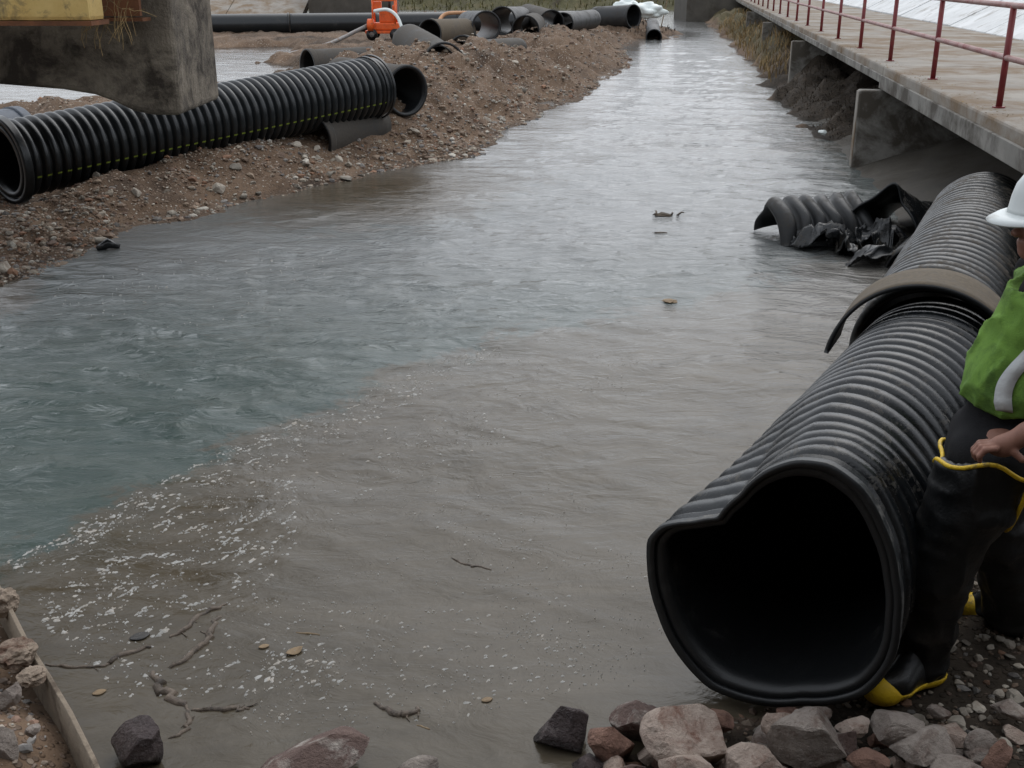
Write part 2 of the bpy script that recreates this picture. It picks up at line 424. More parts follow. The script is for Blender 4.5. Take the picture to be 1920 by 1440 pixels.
LEFT = [(-60, 5.5), (-9, 7.2), (-5.2, 8.0), (-4.25, 8.6), (-4.04, 9.1), (-3.87, 9.95), (-3.71, 10.9), (-3.35, 11.6), (-2.97, 12.1), (-2.51, 12.8), (-2.0, 13.6),
        (-1.37, 14.8), (-0.41, 15.7), (-0.39, 16.8), (0.38, 19.8), (0.85, 21.6), (1.44, 23.3), (2.34, 27.6), (3.46, 32.8), (3.75, 38), (4.5, 43.4),
        (5.2, 45.6), (6.3, 46.2), (7.3, 48), (7.6, 51), (6.6, 55), (3, 58.5), (-3, 60), (-14, 62), (-200, 66), (-200, 5.5)]
PONDS = [[tuple(atz(x, y)[:2]) for x, y in q] for q in (
    [(395, 165), (470, 155), (560, 134), (535, 124), (490, 118), (560, 104), (545, 88), (440, 90), (350, 92), (300, 140)],)]
PONDS.append([(-60, 17.5), (-11.5, 19.5), (-9.2, 21.5), (-8.2, 24), (-8.6, 29), (-11, 33), (-60, 40)])
SHORE_R = [(-0.35, 1.2), (-0.25, 2.4), (0.06, 2.80), (0.35, 3.05), (0.55, 3.10), (1.0, 3.25), (1.30, 3.65), (1.75, 4.4), (2.25, 5.2), (3.05, 6.6), (3.7, 7.8), (4.4, 12), (9, 12), (14, 8), (14, -8), (-0.35, -8)]
SHORE_L = [(-14, 7.0), (-3.0, 4.9), (-2.35, 4.25), (-2.2, 4.02), (-1.40, 2.9), (-1.15, 2.3), (-1.0, 1.0), (-1, -8), (-14, -8)]
SHORE_M = [(-0.95, -8), (-0.95, 1.5), (-0.75, 2.55), (-0.3, 2.5), (-0.2, 1.5), (-0.2, -8)]
RIGHT = [(4.4, 12.0), (4.75, 14.8), (4.85, 17.1), (5.2, 20.3), (5.35, 22.6), (6.0, 27), (6.77, 32.8), (7.9, 41), (9.2, 51.8), (10.5, 62), (13, 84), (80, 84), (80, 12)]
FAR = [(-300, 86), (-30, 84), (0, 84.5), (13, 83), (40, 84), (300, 86), (300, 900), (-300, 900)]

def height(P):
    P = np.asarray(P, float)
    X, Y = P[:, 0], P[:, 1]
    wob = 0.15 * fbm(P * 1.3, 3, 3) + 0.05 * vnoise2(P * 5.1, 9)
    lump = fbm(P * 0.8, 4, 21); fine = fbm(P * 4.0, 3, 31)
    h = np.full(len(P), -0.9)
    # left bank and berm
    d = sdist(P, LEFT) + wob * S((Y - 5) / 4)
    tall = S((Y - 15.0) / 3.0)
    hc = 0.16 + 0.25 * S((X + 5.4) / 1.4) + 0.58 * tall - 0.27 * S((Y - 22) / 8) - 0.12 * S((Y - 40) / 4) + 0.12 * lump
    wc = 1.45 + 0.85 * tall
    pl = 0.22 + 0.05 * lump
    rise = hc * S(np.clip(d, 0, None) / wc) ** 0.8
    back = S((d - wc * 1.25) / 2.2)
    clod = np.abs(fbm(P * 1.7, 4, 55)); hl = rise * (1 - back) + pl * back + 0.045 * fine * S(d / 0.3) + (0.10 * lump - 0.14 * clod + 0.03) * tall * S(d / 0.6) * (1 - 0.7 * back) + 0.05 * (0.4 - clod) * S(d / 0.6)
    h = np.where(d > 0, np.maximum(h, hl), np.maximum(h, d * 0.45))
    for q in PONDS:
        dp = sdist(P, q) + 2.2 * wob
        k = S((dp + 0.5) / 0.8)
        h = h * (1 - k) + (-0.12) * k
    # foreground shores
    for q, top, w in ((SHORE_R, 0.11, 0.6), (SHORE_L, 0.16, 0.35), (SHORE_M, 0.03, 0.4)):
        d = sdist(P, q) + 0.4 * wob
        hh = top * S(d / w) + 0.02 * fine * S(d / 0.15) + 0.03 * lump * S(d / 0.4)
        h = np.maximum(h, np.where(d > 0, hh, d * 0.6))
    # right bank under the walkway
    d = sdist(P, RIGHT) + 1.5 * wob
    mound = 0.62 * S((Y - 15.6) / 2.5) * (0.75 + 0.5 * lump)
    hh = (0.04 + mound) * S(d / 0.9) + 0.05 * fine * S(d / 0.3)
    hh = hh - 0.5 * S((d - 2.4) / 1.5)
    h = np.maximum(h, np.where(d > 0, hh, d * 0.5))
    # far meadow
    d = sdist(P, FAR) + 3 * wob
    hh = 1.7 * S(d / 9) + 0.25 * lump * S(d / 4)
    h = np.maximum(h, np.where(d > 0, hh, d * 0.2))
    return h
def hz(x, y): return float(height(np.array([[x, y]]))[0])

# ------------------------------------------------------------------ ground
def axis(parts):
    return np.unique(np.concatenate(parts))
gx = axis([-np.geomspace(13, 500, 60), np.arange(-13, 13, 0.065), np.geomspace(13, 500, 60)])
gy = axis([np.linspace(-40, 1.2, 14), np.geomspace(1.2, 130, 560), np.geomspace(130, 900, 24)])
GX, GY = np.meshgrid(gx, gy, indexing='ij')
Pg = np.stack([GX.ravel(), GY.ravel()], 1)
GZ = height(Pg)
nx, ny = len(gx), len(gy)
_GZ = GZ.reshape(nx, ny)
def hz(x, y):
    i = min(max(int(np.searchsorted(gx, x)) - 1, 0), nx - 2); j = min(max(int(np.searchsorted(gy, y)) - 1, 0), ny - 2)
    a = min(max((x - gx[i]) / (gx[i+1] - gx[i]), 0), 1); b = min(max((y - gy[j]) / (gy[j+1] - gy[j]), 0), 1)
    return float((_GZ[i, j] * (1-a) + _GZ[i+1, j] * a) * (1-b) + (_GZ[i, j+1] * (1-a) + _GZ[i+1, j+1] * a) * b)
def grid_faces(nx, ny):
    i = np.arange(nx * ny).reshape(nx, ny)
    return np.stack([i[:-1, :-1].ravel(), i[1:, :-1].ravel(), i[1:, 1:].ravel(), i[:-1, 1:].ravel()], 1)
Fg = grid_faces(nx, ny)
keep = GZ[Fg].max(1) > -0.55                      # deep river bed is never seen through the silty water
far_or_land = keep | (np.abs(Pg[Fg][:, :, 0]).max(1) > 60) | (Pg[Fg][:, :, 1].max(1) < 1)
Fg = Fg[far_or_land]
ground = obj('ground', np.column_stack([Pg, GZ]), Fg, M['ground'], kind='structure')
veg = S((Pg[:, 1] - 62) / 6)
veg = np.maximum(veg, S((sdist(Pg, RIGHT) - 0.1) / 0.4) * S((Pg[:, 1] - 27) / 6) * 0.8)
dirt = np.maximum(S((sdist(Pg, SHORE_R) - 0.0) / 0.2), 0.5 * S((sdist(Pg, LEFT) - 4.5) / 2) * S(0.5 + 0.9 * fbm(Pg * 0.5, 3, 5)))
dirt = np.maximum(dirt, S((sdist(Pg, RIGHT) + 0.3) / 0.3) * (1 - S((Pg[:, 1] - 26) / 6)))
for nm, arr in (('veg', veg), ('dirt', dirt)):
    at = ground.data.attributes.new(nm, 'FLOAT', 'POINT'); at.data.foreach_set('value', arr.astype(np.float32))

# ------------------------------------------------------------------ water
wy = np.geomspace(1.0, 118, 900); wu = np.linspace(-0.78, 0.78, 520)
WY, WU = np.meshgrid(wy, wu, indexing='ij')
WX = WU * (WY + 1.5)
Pw = np.stack([WX.ravel(), WY.ravel()], 1)
edge = [tuple(atz(x, y)[:2]) for x, y in ((-400, 1250), (0, 1052), (200, 952), (330, 885), (500, 797), (650, 757), (720, 706), (900, 650), (1100, 600), (1280, 565), (1420, 535), (1560, 490), (1700, 440))]
BROWN = edge + [(30, 10), (30, -20), (-20, -20)]
ds = sdist(Pw, BROWN)
calm = np.maximum(np.exp(-(((Pw[:, 0] + 1.7) / 1.3) ** 2 + ((Pw[:, 1] - 12.9) / 1.8) ** 2)), np.exp(-(((Pw[:, 0] + 4.5) / 0.7) ** 2 + ((Pw[:, 1] - 8.3) / 0.9) ** 2)))
silt = np.clip(ds / 0.75, -1, 1) * (0.55 + 0.45 * S((9.5 - Pw[:, 1]) / 4))
silt = np.where(ds < 0, silt + 0.55 * S((Pw[:, 1] - 9) / 8), silt)      # upstream water is a greyer mix of the two
silt = silt + 1.7 * calm                                                # dark pipe reflections tinted brown into the water colour of still corners
# chop: lively in the clear current, quiet in the silt plume and by the banks
def chop_at(P, ds):
    dl = -sdist(P, LEFT)
    c = 0.55 + 0.45 * S((-ds + 0.5) / 1.2)
    c = c * (0.5 + 0.5 * S((P[:, 1] - 3.6) / 2.0))
    c = c * (0.3 + 0.7 * S((dl - 0.1) / 1.6))
    c = np.maximum(c, 0.2)
    c = c * (1 - 0.30 * S((P[:, 1] - 8) / 6))
    return c * (1 - 0.25 * S((P[:, 1] - 18) / 20))
def rip(P, sx, sy, seed, ang=0.0):
    c, s = math.cos(ang), math.sin(ang)
    q = np.stack([(P[:, 0] * c - P[:, 1] * s) * sx, (P[:, 0] * s + P[:, 1] * c) * sy], 1)
    q = q + 0.35 * np.stack([vnoise2(q * 0.6, seed + 5), vnoise2(q * 0.6 + 9, seed + 6)], 1)
    return vnoise2(q, seed)
def wave(P, chop):
    z = chop * (0.024 * rip(P, 1.0, 2.0, 41, 0.35) + 0.026 * (0.6 - np.abs(rip(P, 1.7, 3.6, 42, 0.5))) + 0.010 * (0.6 - np.abs(rip(P, 4.0, 7.0, 43, -0.15))))
    return z * np.clip(1.2 - P[:, 1] / 110, 0.15, 1) + 0.003 * rip(P, 0.5, 0.8, 44)
def wz(P):
    P = np.atleast_2d(np.asarray(P, float))[:, :2]
    return wave(P, chop_at(P, sdist(P, BROWN)))
chop = chop_at(Pw, ds)
WZ = wave(Pw, chop)
water = obj('river_water', np.column_stack([Pw, WZ]), grid_faces(len(wy), len(wu)), M['water'], kind='structure')
run = np.exp(-(((Pw[:, 0] + 3.0) / 1.5) ** 2 + ((Pw[:, 1] - 10.3) / 1.8) ** 2))
wavelet = 0.05 + 0.02 * S((Pw[:, 1] - 7) / 5) + 0.16 * run * (1 - calm)      # unresolved fine wavelets of the fast current
for nm, arr in (('silt', silt), ('chop', chop), ('wavelet', wavelet), ('milky', S((Pw[:, 1] - 5.8) / 5.5) * np.clip(1 - 1.15 * calm, 0, 1) * (1 - 0.5 * S((Pw[:, 0] - 0.13 * Pw[:, 1] - 1.6) / 1.2)))):   # paler water upstream, dropped where the pipe reflections are tinted in
    at = water.data.attributes.new(nm, 'FLOAT', 'POINT'); at.data.foreach_set('value', arr.astype(np.float32))
# faces must look up
if water.data.polygons[0].normal.z < 0: water.data.flip_normals()
if ground.data.polygons[len(ground.data.polygons) // 2].normal.z < 0: ground.data.flip_normals()

# ------------------------------------------------------------------ walkway along the right bank
WT = np.array([0.1513, 0.9885]); WN = np.array([0.9885, -0.1513]); WO = np.array([2.575, 0.0])
def W(s, off, z):
    p = WO + WT * s + WN * off
    return Vector((p[0], p[1], z))
def wbox(mb, s0, s1, o0, o1, z0, z1):
    P = [W(s0,o0,z0), W(s0,o1,z0), W(s1,o1,z0), W(s1,o0,z0), W(s0,o0,z1), W(s0,o1,z1), W(s1,o1,z1), W(s1,o0,z1)]
    return mb.add(P, [(0,3,2,1),(4,5,6,7),(0,1,5,4),(1,2,6,5),(2,3,7,6),(3,0,4,7)])
def soften(o, w=0.02, seg=2):
    md = o.modifiers.new('edge', 'BEVEL'); md.width = w; md.segments = seg; md.limit_method = 'ANGLE'; return o
DECKZ = 1.30
deck = thing('walkway', W(14.9, 0.5, 0), 'raised concrete walkway deck on wall piers along the right bank', 'walkway')
joints = [1.0, 6.6, 14.95, 19.2, 25.2, 35.5, 45.8, 58.0, 74.0]
for k in range(len(joints) - 1):
    a, b = joints[k] + 0.012, joints[k + 1] - 0.012
    th = 0.30 if b < 15.5 else 0.23
    m = MB(); wbox(m, a, b, 0.0, 3.45, DECKZ - th, DECKZ)
    sl = soften(m.build('slab', M['deck_c'], deck), 0.025)
    m = MB(); wbox(m, a, b, -0.035, 0.0, DECKZ - th + 0.02, DECKZ - 0.11)
    soften(m.build('fascia', M['concrete'], sl), 0.008)
for s in (14.95, 25.2, 35.5, 45.8):
    th = 0.30 if s < 15 else 0.23
    m = MB(); wbox(m, s - 0.11, s + 0.11, -0.28, 3.2, -0.5, DECKZ - th - 0.004)
    pw_ = soften(m.build('pier_wall', M['concrete'], deck), 0.02)
    m = MB(); wbox(m, s - 0.09, s + 0.09, -0.292, -0.2815, 0.0, DECKZ - th - 0.02); m.build('edge_strip', M['deck_c'], pw_, label='pale strip down the river edge of the pier')  # paler concrete puts the brightness of the lit pier end into colour
rl = thing('railing', W(10, 0.22, DECKZ), 'red painted two rail pipe railing on the walkway edge', 'railing')
ps = [10.10 + 2.86 * k for k in range(-2, 18)]
for s in ps:
    m = MB(); m.tube([W(s, 0.22, DECKZ - 0.01), W(s, 0.22, DECKZ + 0.86)], 0.028, 10)
    po = m.build('post', M['rail'], rl, True)
    m = MB(); m.tube([W(s, 0.22, DECKZ), W(s, 0.22, DECKZ + 0.012)], 0.055, 10)
    m.build('base_plate', M['rail'], po)
for z, mt in ((0.43, 'rail_top'), (0.86, 'rail_top')):
    m = MB(); m.tube([W(s, 0.22, DECKZ + z + 0.004 * math.sin(s)) for s in ps], 0.026, 10)
    m.build('rail', M[mt], rl, True)

# sloped concrete revetment under the deck
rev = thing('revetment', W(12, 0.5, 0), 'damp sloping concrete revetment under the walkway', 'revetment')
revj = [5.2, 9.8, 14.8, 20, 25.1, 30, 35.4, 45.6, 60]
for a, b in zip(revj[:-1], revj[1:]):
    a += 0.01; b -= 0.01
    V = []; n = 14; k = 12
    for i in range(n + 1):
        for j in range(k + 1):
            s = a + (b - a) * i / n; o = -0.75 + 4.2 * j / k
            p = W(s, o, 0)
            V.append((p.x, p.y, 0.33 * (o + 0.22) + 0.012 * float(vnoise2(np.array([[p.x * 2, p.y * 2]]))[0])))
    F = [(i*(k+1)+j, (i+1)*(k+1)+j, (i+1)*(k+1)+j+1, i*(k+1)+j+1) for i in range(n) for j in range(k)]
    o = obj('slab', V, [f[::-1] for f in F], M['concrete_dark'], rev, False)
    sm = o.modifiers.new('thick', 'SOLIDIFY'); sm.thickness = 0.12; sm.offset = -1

# pale embankment beyond the deck
emb = thing('embankment', W(30, 3.6, DECKZ), 'pale concrete slab embankment sloping up behind the walkway', 'embankment')
for k in range(18):
    a, b = 8 + 3.3 * k + 0.03, 8 + 3.3 * (k + 1) - 0.03
    for j in range(2):
        o0, o1 = 3.5 + 2.4 * j + 0.02, 3.5 + 2.4 * (j + 1) - 0.02
        dz = random.uniform(-0.02, 0.02)
        z = lambda o: DECKZ - 0.02 + 0.52 * (o - 3.45) + dz
        P = [W(a,o0,z(o0)), W(a,o1,z(o1)), W(b,o1,z(o1)), W(b,o0,z(o0))]
        Q = [p - Vector((0, 0, 0.12)) for p in P]
        soften(obj('panel', P + Q, [(0,1,2,3)[::-1],(4,5,6,7),(0,1,5,4),(1,2,6,5),(2,3,7,6),(3,0,4,7)], M['white_c'], emb, False), 0.015)
m = MB()
P = [W(7, 3.46, DECKZ - 0.2), W(7, 12, DECKZ + 4.1), W(70, 12, DECKZ + 4.1), W(70, 3.46, DECKZ - 0.2)]
m.add(P + [p - Vector((0, 0, 0.6)) for p in P], [(3,2,1,0),(4,5,6,7),(0,1,5,4),(1,2,6,5),(2,3,7,6),(3,0,4,7)])
m.build('bedding', M['concrete_dark'], emb)

# ------------------------------------------------------------------ bridge corner, upper left
br = thing('bridge_girder', (-2.66, 9.6, 1.4), 'stained concrete bridge girder end with haunched underside, upper left', 'bridge')
prof = [(-2.66, 1.34), (-2.9, 1.345), (-3.05, 1.375), (-3.2, 1.45), (-3.35, 1.505), (-3.6, 1.545), (-4.1, 1.585), (-6.5, 1.62), (-9, 1.62)]
V = []; F = []
prof2 = []
for (x0, z0), (x1, z1) in zip(prof[:-1], prof[1:]):
    for t in np.linspace(0, 1, 5)[:-1]: prof2.append((x0 + (x1 - x0) * t, z0 + (z1 - z0) * t))
prof2.append(prof[-1])
zs = np.linspace(0, 1, 14)
nP, nZ = len(prof2), len(zs)
def girder_face(y):
    return [(x, y, zb + (2.56 - zb) * t) for (x, zb) in prof2 for t in zs]
V = girder_face(9.0) + girder_face(10.25)
ia = lambda f, p, z: f * nP * nZ + p * nZ + z
for p in range(nP - 1):
    for z in range(nZ - 1):
        F.append((ia(0,p,z), ia(0,p,z+1), ia(0,p+1,z+1), ia(0,p+1,z)))
        F.append((ia(1,p,z), ia(1,p+1,z), ia(1,p+1,z+1), ia(1,p,z+1)))
    F.append((ia(0,p,0), ia(0,p+1,0), ia(1,p+1,0), ia(1,p,0)))
    F.append((ia(0,p,nZ-1), ia(1,p,nZ-1), ia(1,p+1,nZ-1), ia(0,p+1,nZ-1)))
for z in range(nZ - 1):
    F.append((ia(0,0,z), ia(1,0,z), ia(1,0,z+1), ia(0,0,z+1)))
    F.append((ia(0,nP-1,z), ia(0,nP-1,z+1), ia(1,nP-1,z+1), ia(1,nP-1,z)))
soften(obj('girder', V, F, M['pier_c'], br, False), 0.05, 3)
m = MB(); m.box((-6.05, 10.2, 2.72), (6.9, 3.3, 0.3)); soften(m.build('deck_slab', M['pier_c'], br), 0.03)
ab = thing('bridge_abutment', (0, -2.6, 0), 'concrete bridge abutment and deck behind the viewpoint', 'abutment')  # unseen wall and overhead slab, added to block sky light from behind
m = MB(); m.box((0, -2.9, 2.0), (22, 0.8, 5.4)); soften(m.build('wall', M['pier_c'], ab), 0.04)
m = MB(); m.box((0, -3.2, 4.95), (22, 5.6, 0.45)); soften(m.build('deck', M['pier_c'], ab), 0.04)
yb = thing('yellow_beam', (-4.3, 8.6, 2.1), 'aged yellow steel beam under the bridge beside the girder', 'beam')
m = MB(); m.box((-5.33, 8.22, 2.30), (4.75, 0.30, 0.40), bev=0.03); m.build('beam', M['yellow_steel'], yb)
m = MB(); m.box((-5.33, 8.22, 2.085), (4.78, 0.36, 0.03)); m.build('flange', M['rust'], yb)
m = MB(); m.box((-2.98, 8.80, 2.33), (0.30, 0.05, 0.44)); m.build('end_plate', M['rust'], yb)
m = MB(); m.box((-2.98, 8.86, 2.085), (0.34, 0.2, 0.025)); m.build('bearing_shelf', M['rust'], yb)
m = MB(); m.tube([(-4.05, 8.36, 2.02), (-3.85, 8.36, 2.6)], 0.05, 8); m.build('brace', M['rail'], yb)
# straw caught on the beam
m = MB()
for k in range(46):
    x, y, z = random.uniform(-3.12, -2.80), random.uniform(8.42, 8.74), random.uniform(2.05, 2.3)
    pts = [Vector((x, y, z))]; d = Vector((random.uniform(-0.5, 0.5), random.uniform(-0.5, 0.2), random.uniform(-1.2, 0.4)))
    for i in range(4):
        d += Vector((random.uniform(-0.25, 0.25), random.uniform(-0.2, 0.2), random.uniform(-0.35, 0.1))); pts.append(pts[-1] + d.normalized() * random.uniform(0.03, 0.075))
    m.tube(pts, 0.0022, 3)
m.build('straw_tuft', M['grass'], label='dry straw hanging off the yellow beam', cat='straw', kind='stuff')

# ------------------------------------------------------------------ pipes
def frame(A, B):
    A = np.asarray(A, float); B = np.asarray(B, float)
    w = B - A; L = np.linalg.norm(w); w = w / L
    u = np.cross(w, [0, 0, 1.0]); u /= np.linalg.norm(u); v = np.cross(u, w)
    return A, w, u, v, L
def corr(s, pitch, amp):
    ph = (s / pitch) % 1.0
    return amp * (np.clip(1 - (np.abs(ph - 0.5) / 0.46) ** 3.0, -0.0, 1))
def pipe(name, A, B, R, mat, parent=None, pitch=0.11, amp=0.035, wall=0.03, n=56, a0=0.0, a1=2 * math.pi, smooth_ends=(0.0, 0.0), step=0.018,
         g=None, warp=None, collar=(0, 0), bore=None, **kw):
    """tube with thickness revolved about A-B: corrugated outside when amp > 0, smooth bore"""
    A, w, u, v, L = frame(A, B)
    s = np.arange(0, L + step * 0.5, step); s[-1] = L
    if amp > 0:
        ro = R - amp + corr(s, pitch, amp)
        ro = np.where(s < smooth_ends[0], R - amp * 0.35, ro); ro = np.where(s > L - smooth_ends[1], R - amp * 0.35, ro)
    else:
        ss = np.linspace(0, L, max(int(L / 0.12), 6)); s = ss; ro = np.full(len(s), R)
    ro = ro + np.where(s < 0.05, collar[0], 0) + np.where(s > L - 0.05, collar[1], 0)
    si = np.linspace(L, 0, max(int(L / 0.08), 6)); ri = np.full(len(si), R - amp - wall)
    prof_s = np.concatenate([s, si]); prof_r = np.concatenate([ro, ri])
    full = abs(a1 - a0 - 2 * math.pi) < 1e-6
    th = np.linspace(a0, a1, n, endpoint=not full)
    SS, TT = np.meshgrid(prof_s, th, indexing='ij')
    RR = np.repeat(prof_r[:, None], len(th), 1)
    if g is not None: RR = RR * g(TT, SS)
    V = A + SS[..., None] * w + (RR * np.cos(TT))[..., None] * u + (RR * np.sin(TT))[..., None] * v
    V = V.reshape(-1, 3)
    if warp is not None: V = warp(V, SS.ravel(), TT.ravel())
    m_, n_ = len(prof_s), len(th)
    i = np.arange(m_ * n_).reshape(m_, n_)
    j = np.roll(i, -1, axis=0)
    if full:
        F = np.stack([i, j, np.roll(j, -1, 1), np.roll(i, -1, 1)], -1).reshape(-1, 4)
    else:
        F = np.stack([i[:, :-1], j[:, :-1], j[:, 1:], i[:, 1:]], -1).reshape(-1, 4)
        ns = len(s); nb = len(si)
        caps = []
        for c in (0, n_ - 1):
            for k in range(ns - 1):
                f = k / (ns - 1); f2 = (k + 1) / (ns - 1)
                q = m_ - 1 - int(round(f * (nb - 1))); q2 = m_ - 1 - int(round(f2 * (nb - 1)))
                quad = [i[k, c], i[k + 1, c], i[q2, c], i[q, c]]
                caps.append(quad if c == 0 else quad[::-1])
        F = np.concatenate([F, np.array(caps)])
    o = obj(name, V, F[:, ::-1].copy(), mat, parent, True, **kw)
    o.data.materials.append(bore if bore is not None else M['bore'])
    k = o.data.polygons; mi = np.zeros(len(k), np.int32)
    per = n_ if full else n_ - 1
    mi[len(s) * per:m_ * per] = 1
    k.foreach_set('material_index', mi)
    return o

# --- long ribbed pipe on the left bank
PA = atY(6, 302, 11.7); PB = atY(703, 163, 15.8)
t = thing('ribbed_pipe', (PA[0], PA[1], hz(PA[0], PA[1])), 'long clean black ribbed pipe with yellow line lying along the gravel bank', 'pipe')
pipe('pipe_wall', PA, PB, 0.415, M['pipe_new'], t, 0.115, 0.058, 0.02, 60, step=0.0115, smooth_ends=(0.10, 0.16))
A_, w_, u_, v_, L_ = frame(PA, PB)
for nm, s0, dr in (('mouth_flare', 0.0, 0.05), ('end_band', L_ - 0.16, 0.016), ('end_band', L_ - 0.05, 0.026)):
    a = A_ + w_ * s0
    b = a + w_ * (0.09 if nm == 'mouth_flare' else 0.035)
    pipe(nm, a, b, 0.415 + dr, M['pipe_new'], t, amp=0, wall=0.05 if nm == 'mouth_flare' else 0.02, n=60)
# printed line: short dashes riding on each rib
m = MB()
th0 = math.radians(-23)
for k in range(int(L_ / 0.115)):
    s = (k + 0.5) * 0.115
    th_ = math.pi - th0 if (u_[1] > 0) else th0
    rad = -u_ * math.cos(th0) if u_[1] > 0 else u_ * math.cos(th0)
    rad = rad + v_ * math.sin(th0) * 1.0
    tang = np.cross(w_, rad)
    c = A_ + w_ * s + rad * 0.4165
    m.add([c - w_*0.026 - tang*0.010, c + w_*0.026 - tang*0.010, c + w_*0.026 + tang*0.010, c - w_*0.026 + tang*0.010], [(0,1,2,3)])
m.build('printed_line', M['line'], t, label='dashed yellow green line along the pipe side', kind='stuff')

# --- crushed mouth pipe and the pipe it slides into, right foreground
MA = atY(1452, 1100, 3.13); NA = atY(1712, 745, 5.05); FB = atY(1835, 430, 8.65)
mo = np.array([(1.2,.425),(21.7,.431),(42.9,.463),(59.1,.502),(73.5,.511),(85.2,.481),(98.5,.422),(113.3,.348),(135.3,.303),(150.6,.357),(164,.448),(173.3,.478),(186.3,.473),(209.6,.478),(230.7,.499),(247.3,.518),(263.3,.488),(287.5,.444),(318.4,.457),(339.4,.444)])
aa = np.radians(np.concatenate([mo[:, 0] - 360, mo[:, 0], mo[:, 0] + 360])); rr_ = np.tile(mo[:, 1], 3) * 0.948
RA = 0.40
def g_mouth(T, SS):
    base = np.interp(T, aa, rr_) / RA
    sm = sum(np.interp(T + d, aa, rr_) for d in (-0.03, 0, 0.03)) / 3 / RA
    k = np.exp(-(SS / 0.55) ** 2)
    kd = np.exp(-(SS / 0.9) ** 2)
    out = np.where(sm < 1, 1 + (sm - 1) * kd, 1 + (sm - 1) * k)
    return out * (1 + 0.012 * np.sin(3 * T + 2.2 * SS) * S(SS / 0.6))
t = thing('crushed_pipe', (MA[0], MA[1], hz(MA[0], MA[1])), 'large muddy black ribbed pipe with dented open mouth in the right foreground', 'pipe')
endA = NA + (NA - MA) / np.linalg.norm(NA - MA) * 0.55
def sag(V, s_, T):
    V = V.copy(); V += 0.012 * np.stack([vnoise(V * 2.2, 61), vnoise(V * 2.2, 62), vnoise(V * 2.2, 63)], 1); return V
pipe('pipe_wall', MA, endA, RA, M['pipe_mud'], t, 0.118, 0.042, 0.004, 128, step=0.012, g=g_mouth, smooth_ends=(0.07, 0.0), warp=sag)
_, wA, uA, vA, LA = frame(MA, endA)
pipe('mouth_rim', MA - wA * 0.012, MA + wA * 0.022, RA + 0.005, M['pipe_scuff'], t, amp=0, wall=0.024, n=160, g=lambda T, SS: g_mouth(T, SS + 0.02), warp=sag, label='dented rim of the open pipe mouth')
t2 = thing('bell_pipe', (NA[0], NA[1], hz(NA[0], NA[1])), 'silty black ribbed pipe with tan bell collar on the right bank behind the dented pipe', 'pipe')
B0 = NA + np.array([0.10, 0.20, 0.05])
_, wB, uB, vB, LB = frame(B0, FB + (FB - B0) / np.linalg.norm(FB - B0) * 0.3)
FB2 = B0 + wB * LB
pipe('pipe_wall', B0 + wB * 0.26, FB2, 0.415, M['pipe_silt'], t2, 0.118, 0.036, 0.016, 96, step=0.012, warp=sag)
def torn(V, s_, T):
    V = sag(V, s_, T)
    return V
bell = pipe('bell_collar', B0 - wB * 0.06, B0 + wB * 0.29, 0.485, M['pipe_tan'], t2, amp=0, wall=0.022, n=72, a0=math.radians(-25), a1=math.radians(172), warp=torn, label='tan mud coated bell collar')
# torn strip of the bell curling away towards the water
sp = [atY(1612, 660, 5.05), atY(1585, 668, 5.02), atY(1560, 688, 4.98), atY(1543, 712, 4.95), atY(1530, 742, 4.92)]
V = []; F = []
for k, p in enumerate(sp):
    wd = (0.10, 0.10, 0.09, 0.075, 0.045)[k]
    for dx in (0, 1):
        for dz in (0, 1):
            q = np.array(p) + wB * (wd * (dx - 0.1)) + np.array([0.010, 0, 0.022]) * dz
            V.append(q)
for k in range(len(sp) - 1):
    b = 4 * k; c = b + 4
    for x, y in ((0, 1), (1, 3), (3, 2), (2, 0)): F.append((b + x, b + y, c + y, c + x))
F.append((0, 2, 3, 1)); F.append((4*len(sp)-4, 4*len(sp)-3, 4*len(sp)-1, 4*len(sp)-2))
o = obj('torn_strip', V, F, M['pipe_new'], t2, True, label='torn black strip hanging from the bell collar')
sd = o.modifiers.new('s', 'SUBSURF'); sd.levels = 2; sd.render_levels = 2

# --- torn pipe wreck in the water by the pier
wr = thing('torn_pipe_fragment', tuple(atz(1510, 455, 0)), 'torn ribbed pipe fragment arching out of the water near the pier', 'pipe fragment')
C0 = atz(1468, 452, -0.18); C1 = atz(1600, 448, -0.12)
def crumple(V, s_, T):
    V = V.copy(); k = 0.05; V += k * np.stack([vnoise(V * 2.6, 71), vnoise(V * 2.6, 72), vnoise(V * 2.6, 73)], 1); return V
C0 = np.array([2.50, 10.45, -0.06]); C1 = np.array([3.42, 10.55, 0.03])
pipe('pipe_wall', C0, C1, 0.44, M['pipe_dull'], wr, 0.155, 0.065, 0.02, 48, a0=math.radians(15), a1=math.radians(172), step=0.018, warp=crumple)
wm = thing('torn_pipe_mouth', tuple(atz(1650, 470, 0)), 'ripped open pipe end with a raised flap beside the sloping concrete', 'pipe fragment')
D0 = np.array([3.42, 10.05, 0.14]); D1 = np.array([4.25, 11.2, -0.12])
def flap(V, s_, T):
    V = crumple(V, s_, T)
    k = np.exp(-((T - 1.5) / 0.3) ** 2) * np.exp(-(s_ / 0.35) ** 2)
    V[:, 2] += 0.17 * k; V[:, 0] += 0.03 * k; V[:, 1] -= 0.05 * k
    return V
pipe('pipe_wall', D0, D1, 0.36, M['pipe_mud'], wm, amp=0, wall=0.02, n=64, a0=math.radians(-60), a1=math.radians(225), warp=flap)
wa = thing('torn_pipe_scrap', tuple(atz(1690, 510, 0)), 'small curved pipe scrap lying between the wreck and the silty pipe', 'pipe fragment')
pipe('pipe_wall', np.array([3.46, 9.25, -0.04]), np.array([3.8, 9.75, 0.03]), 0.24, M['pipe_silt'], wa, 0.1, 0.02, 0.015, 40, a0=math.radians(5), a1=math.radians(175), warp=crumple)
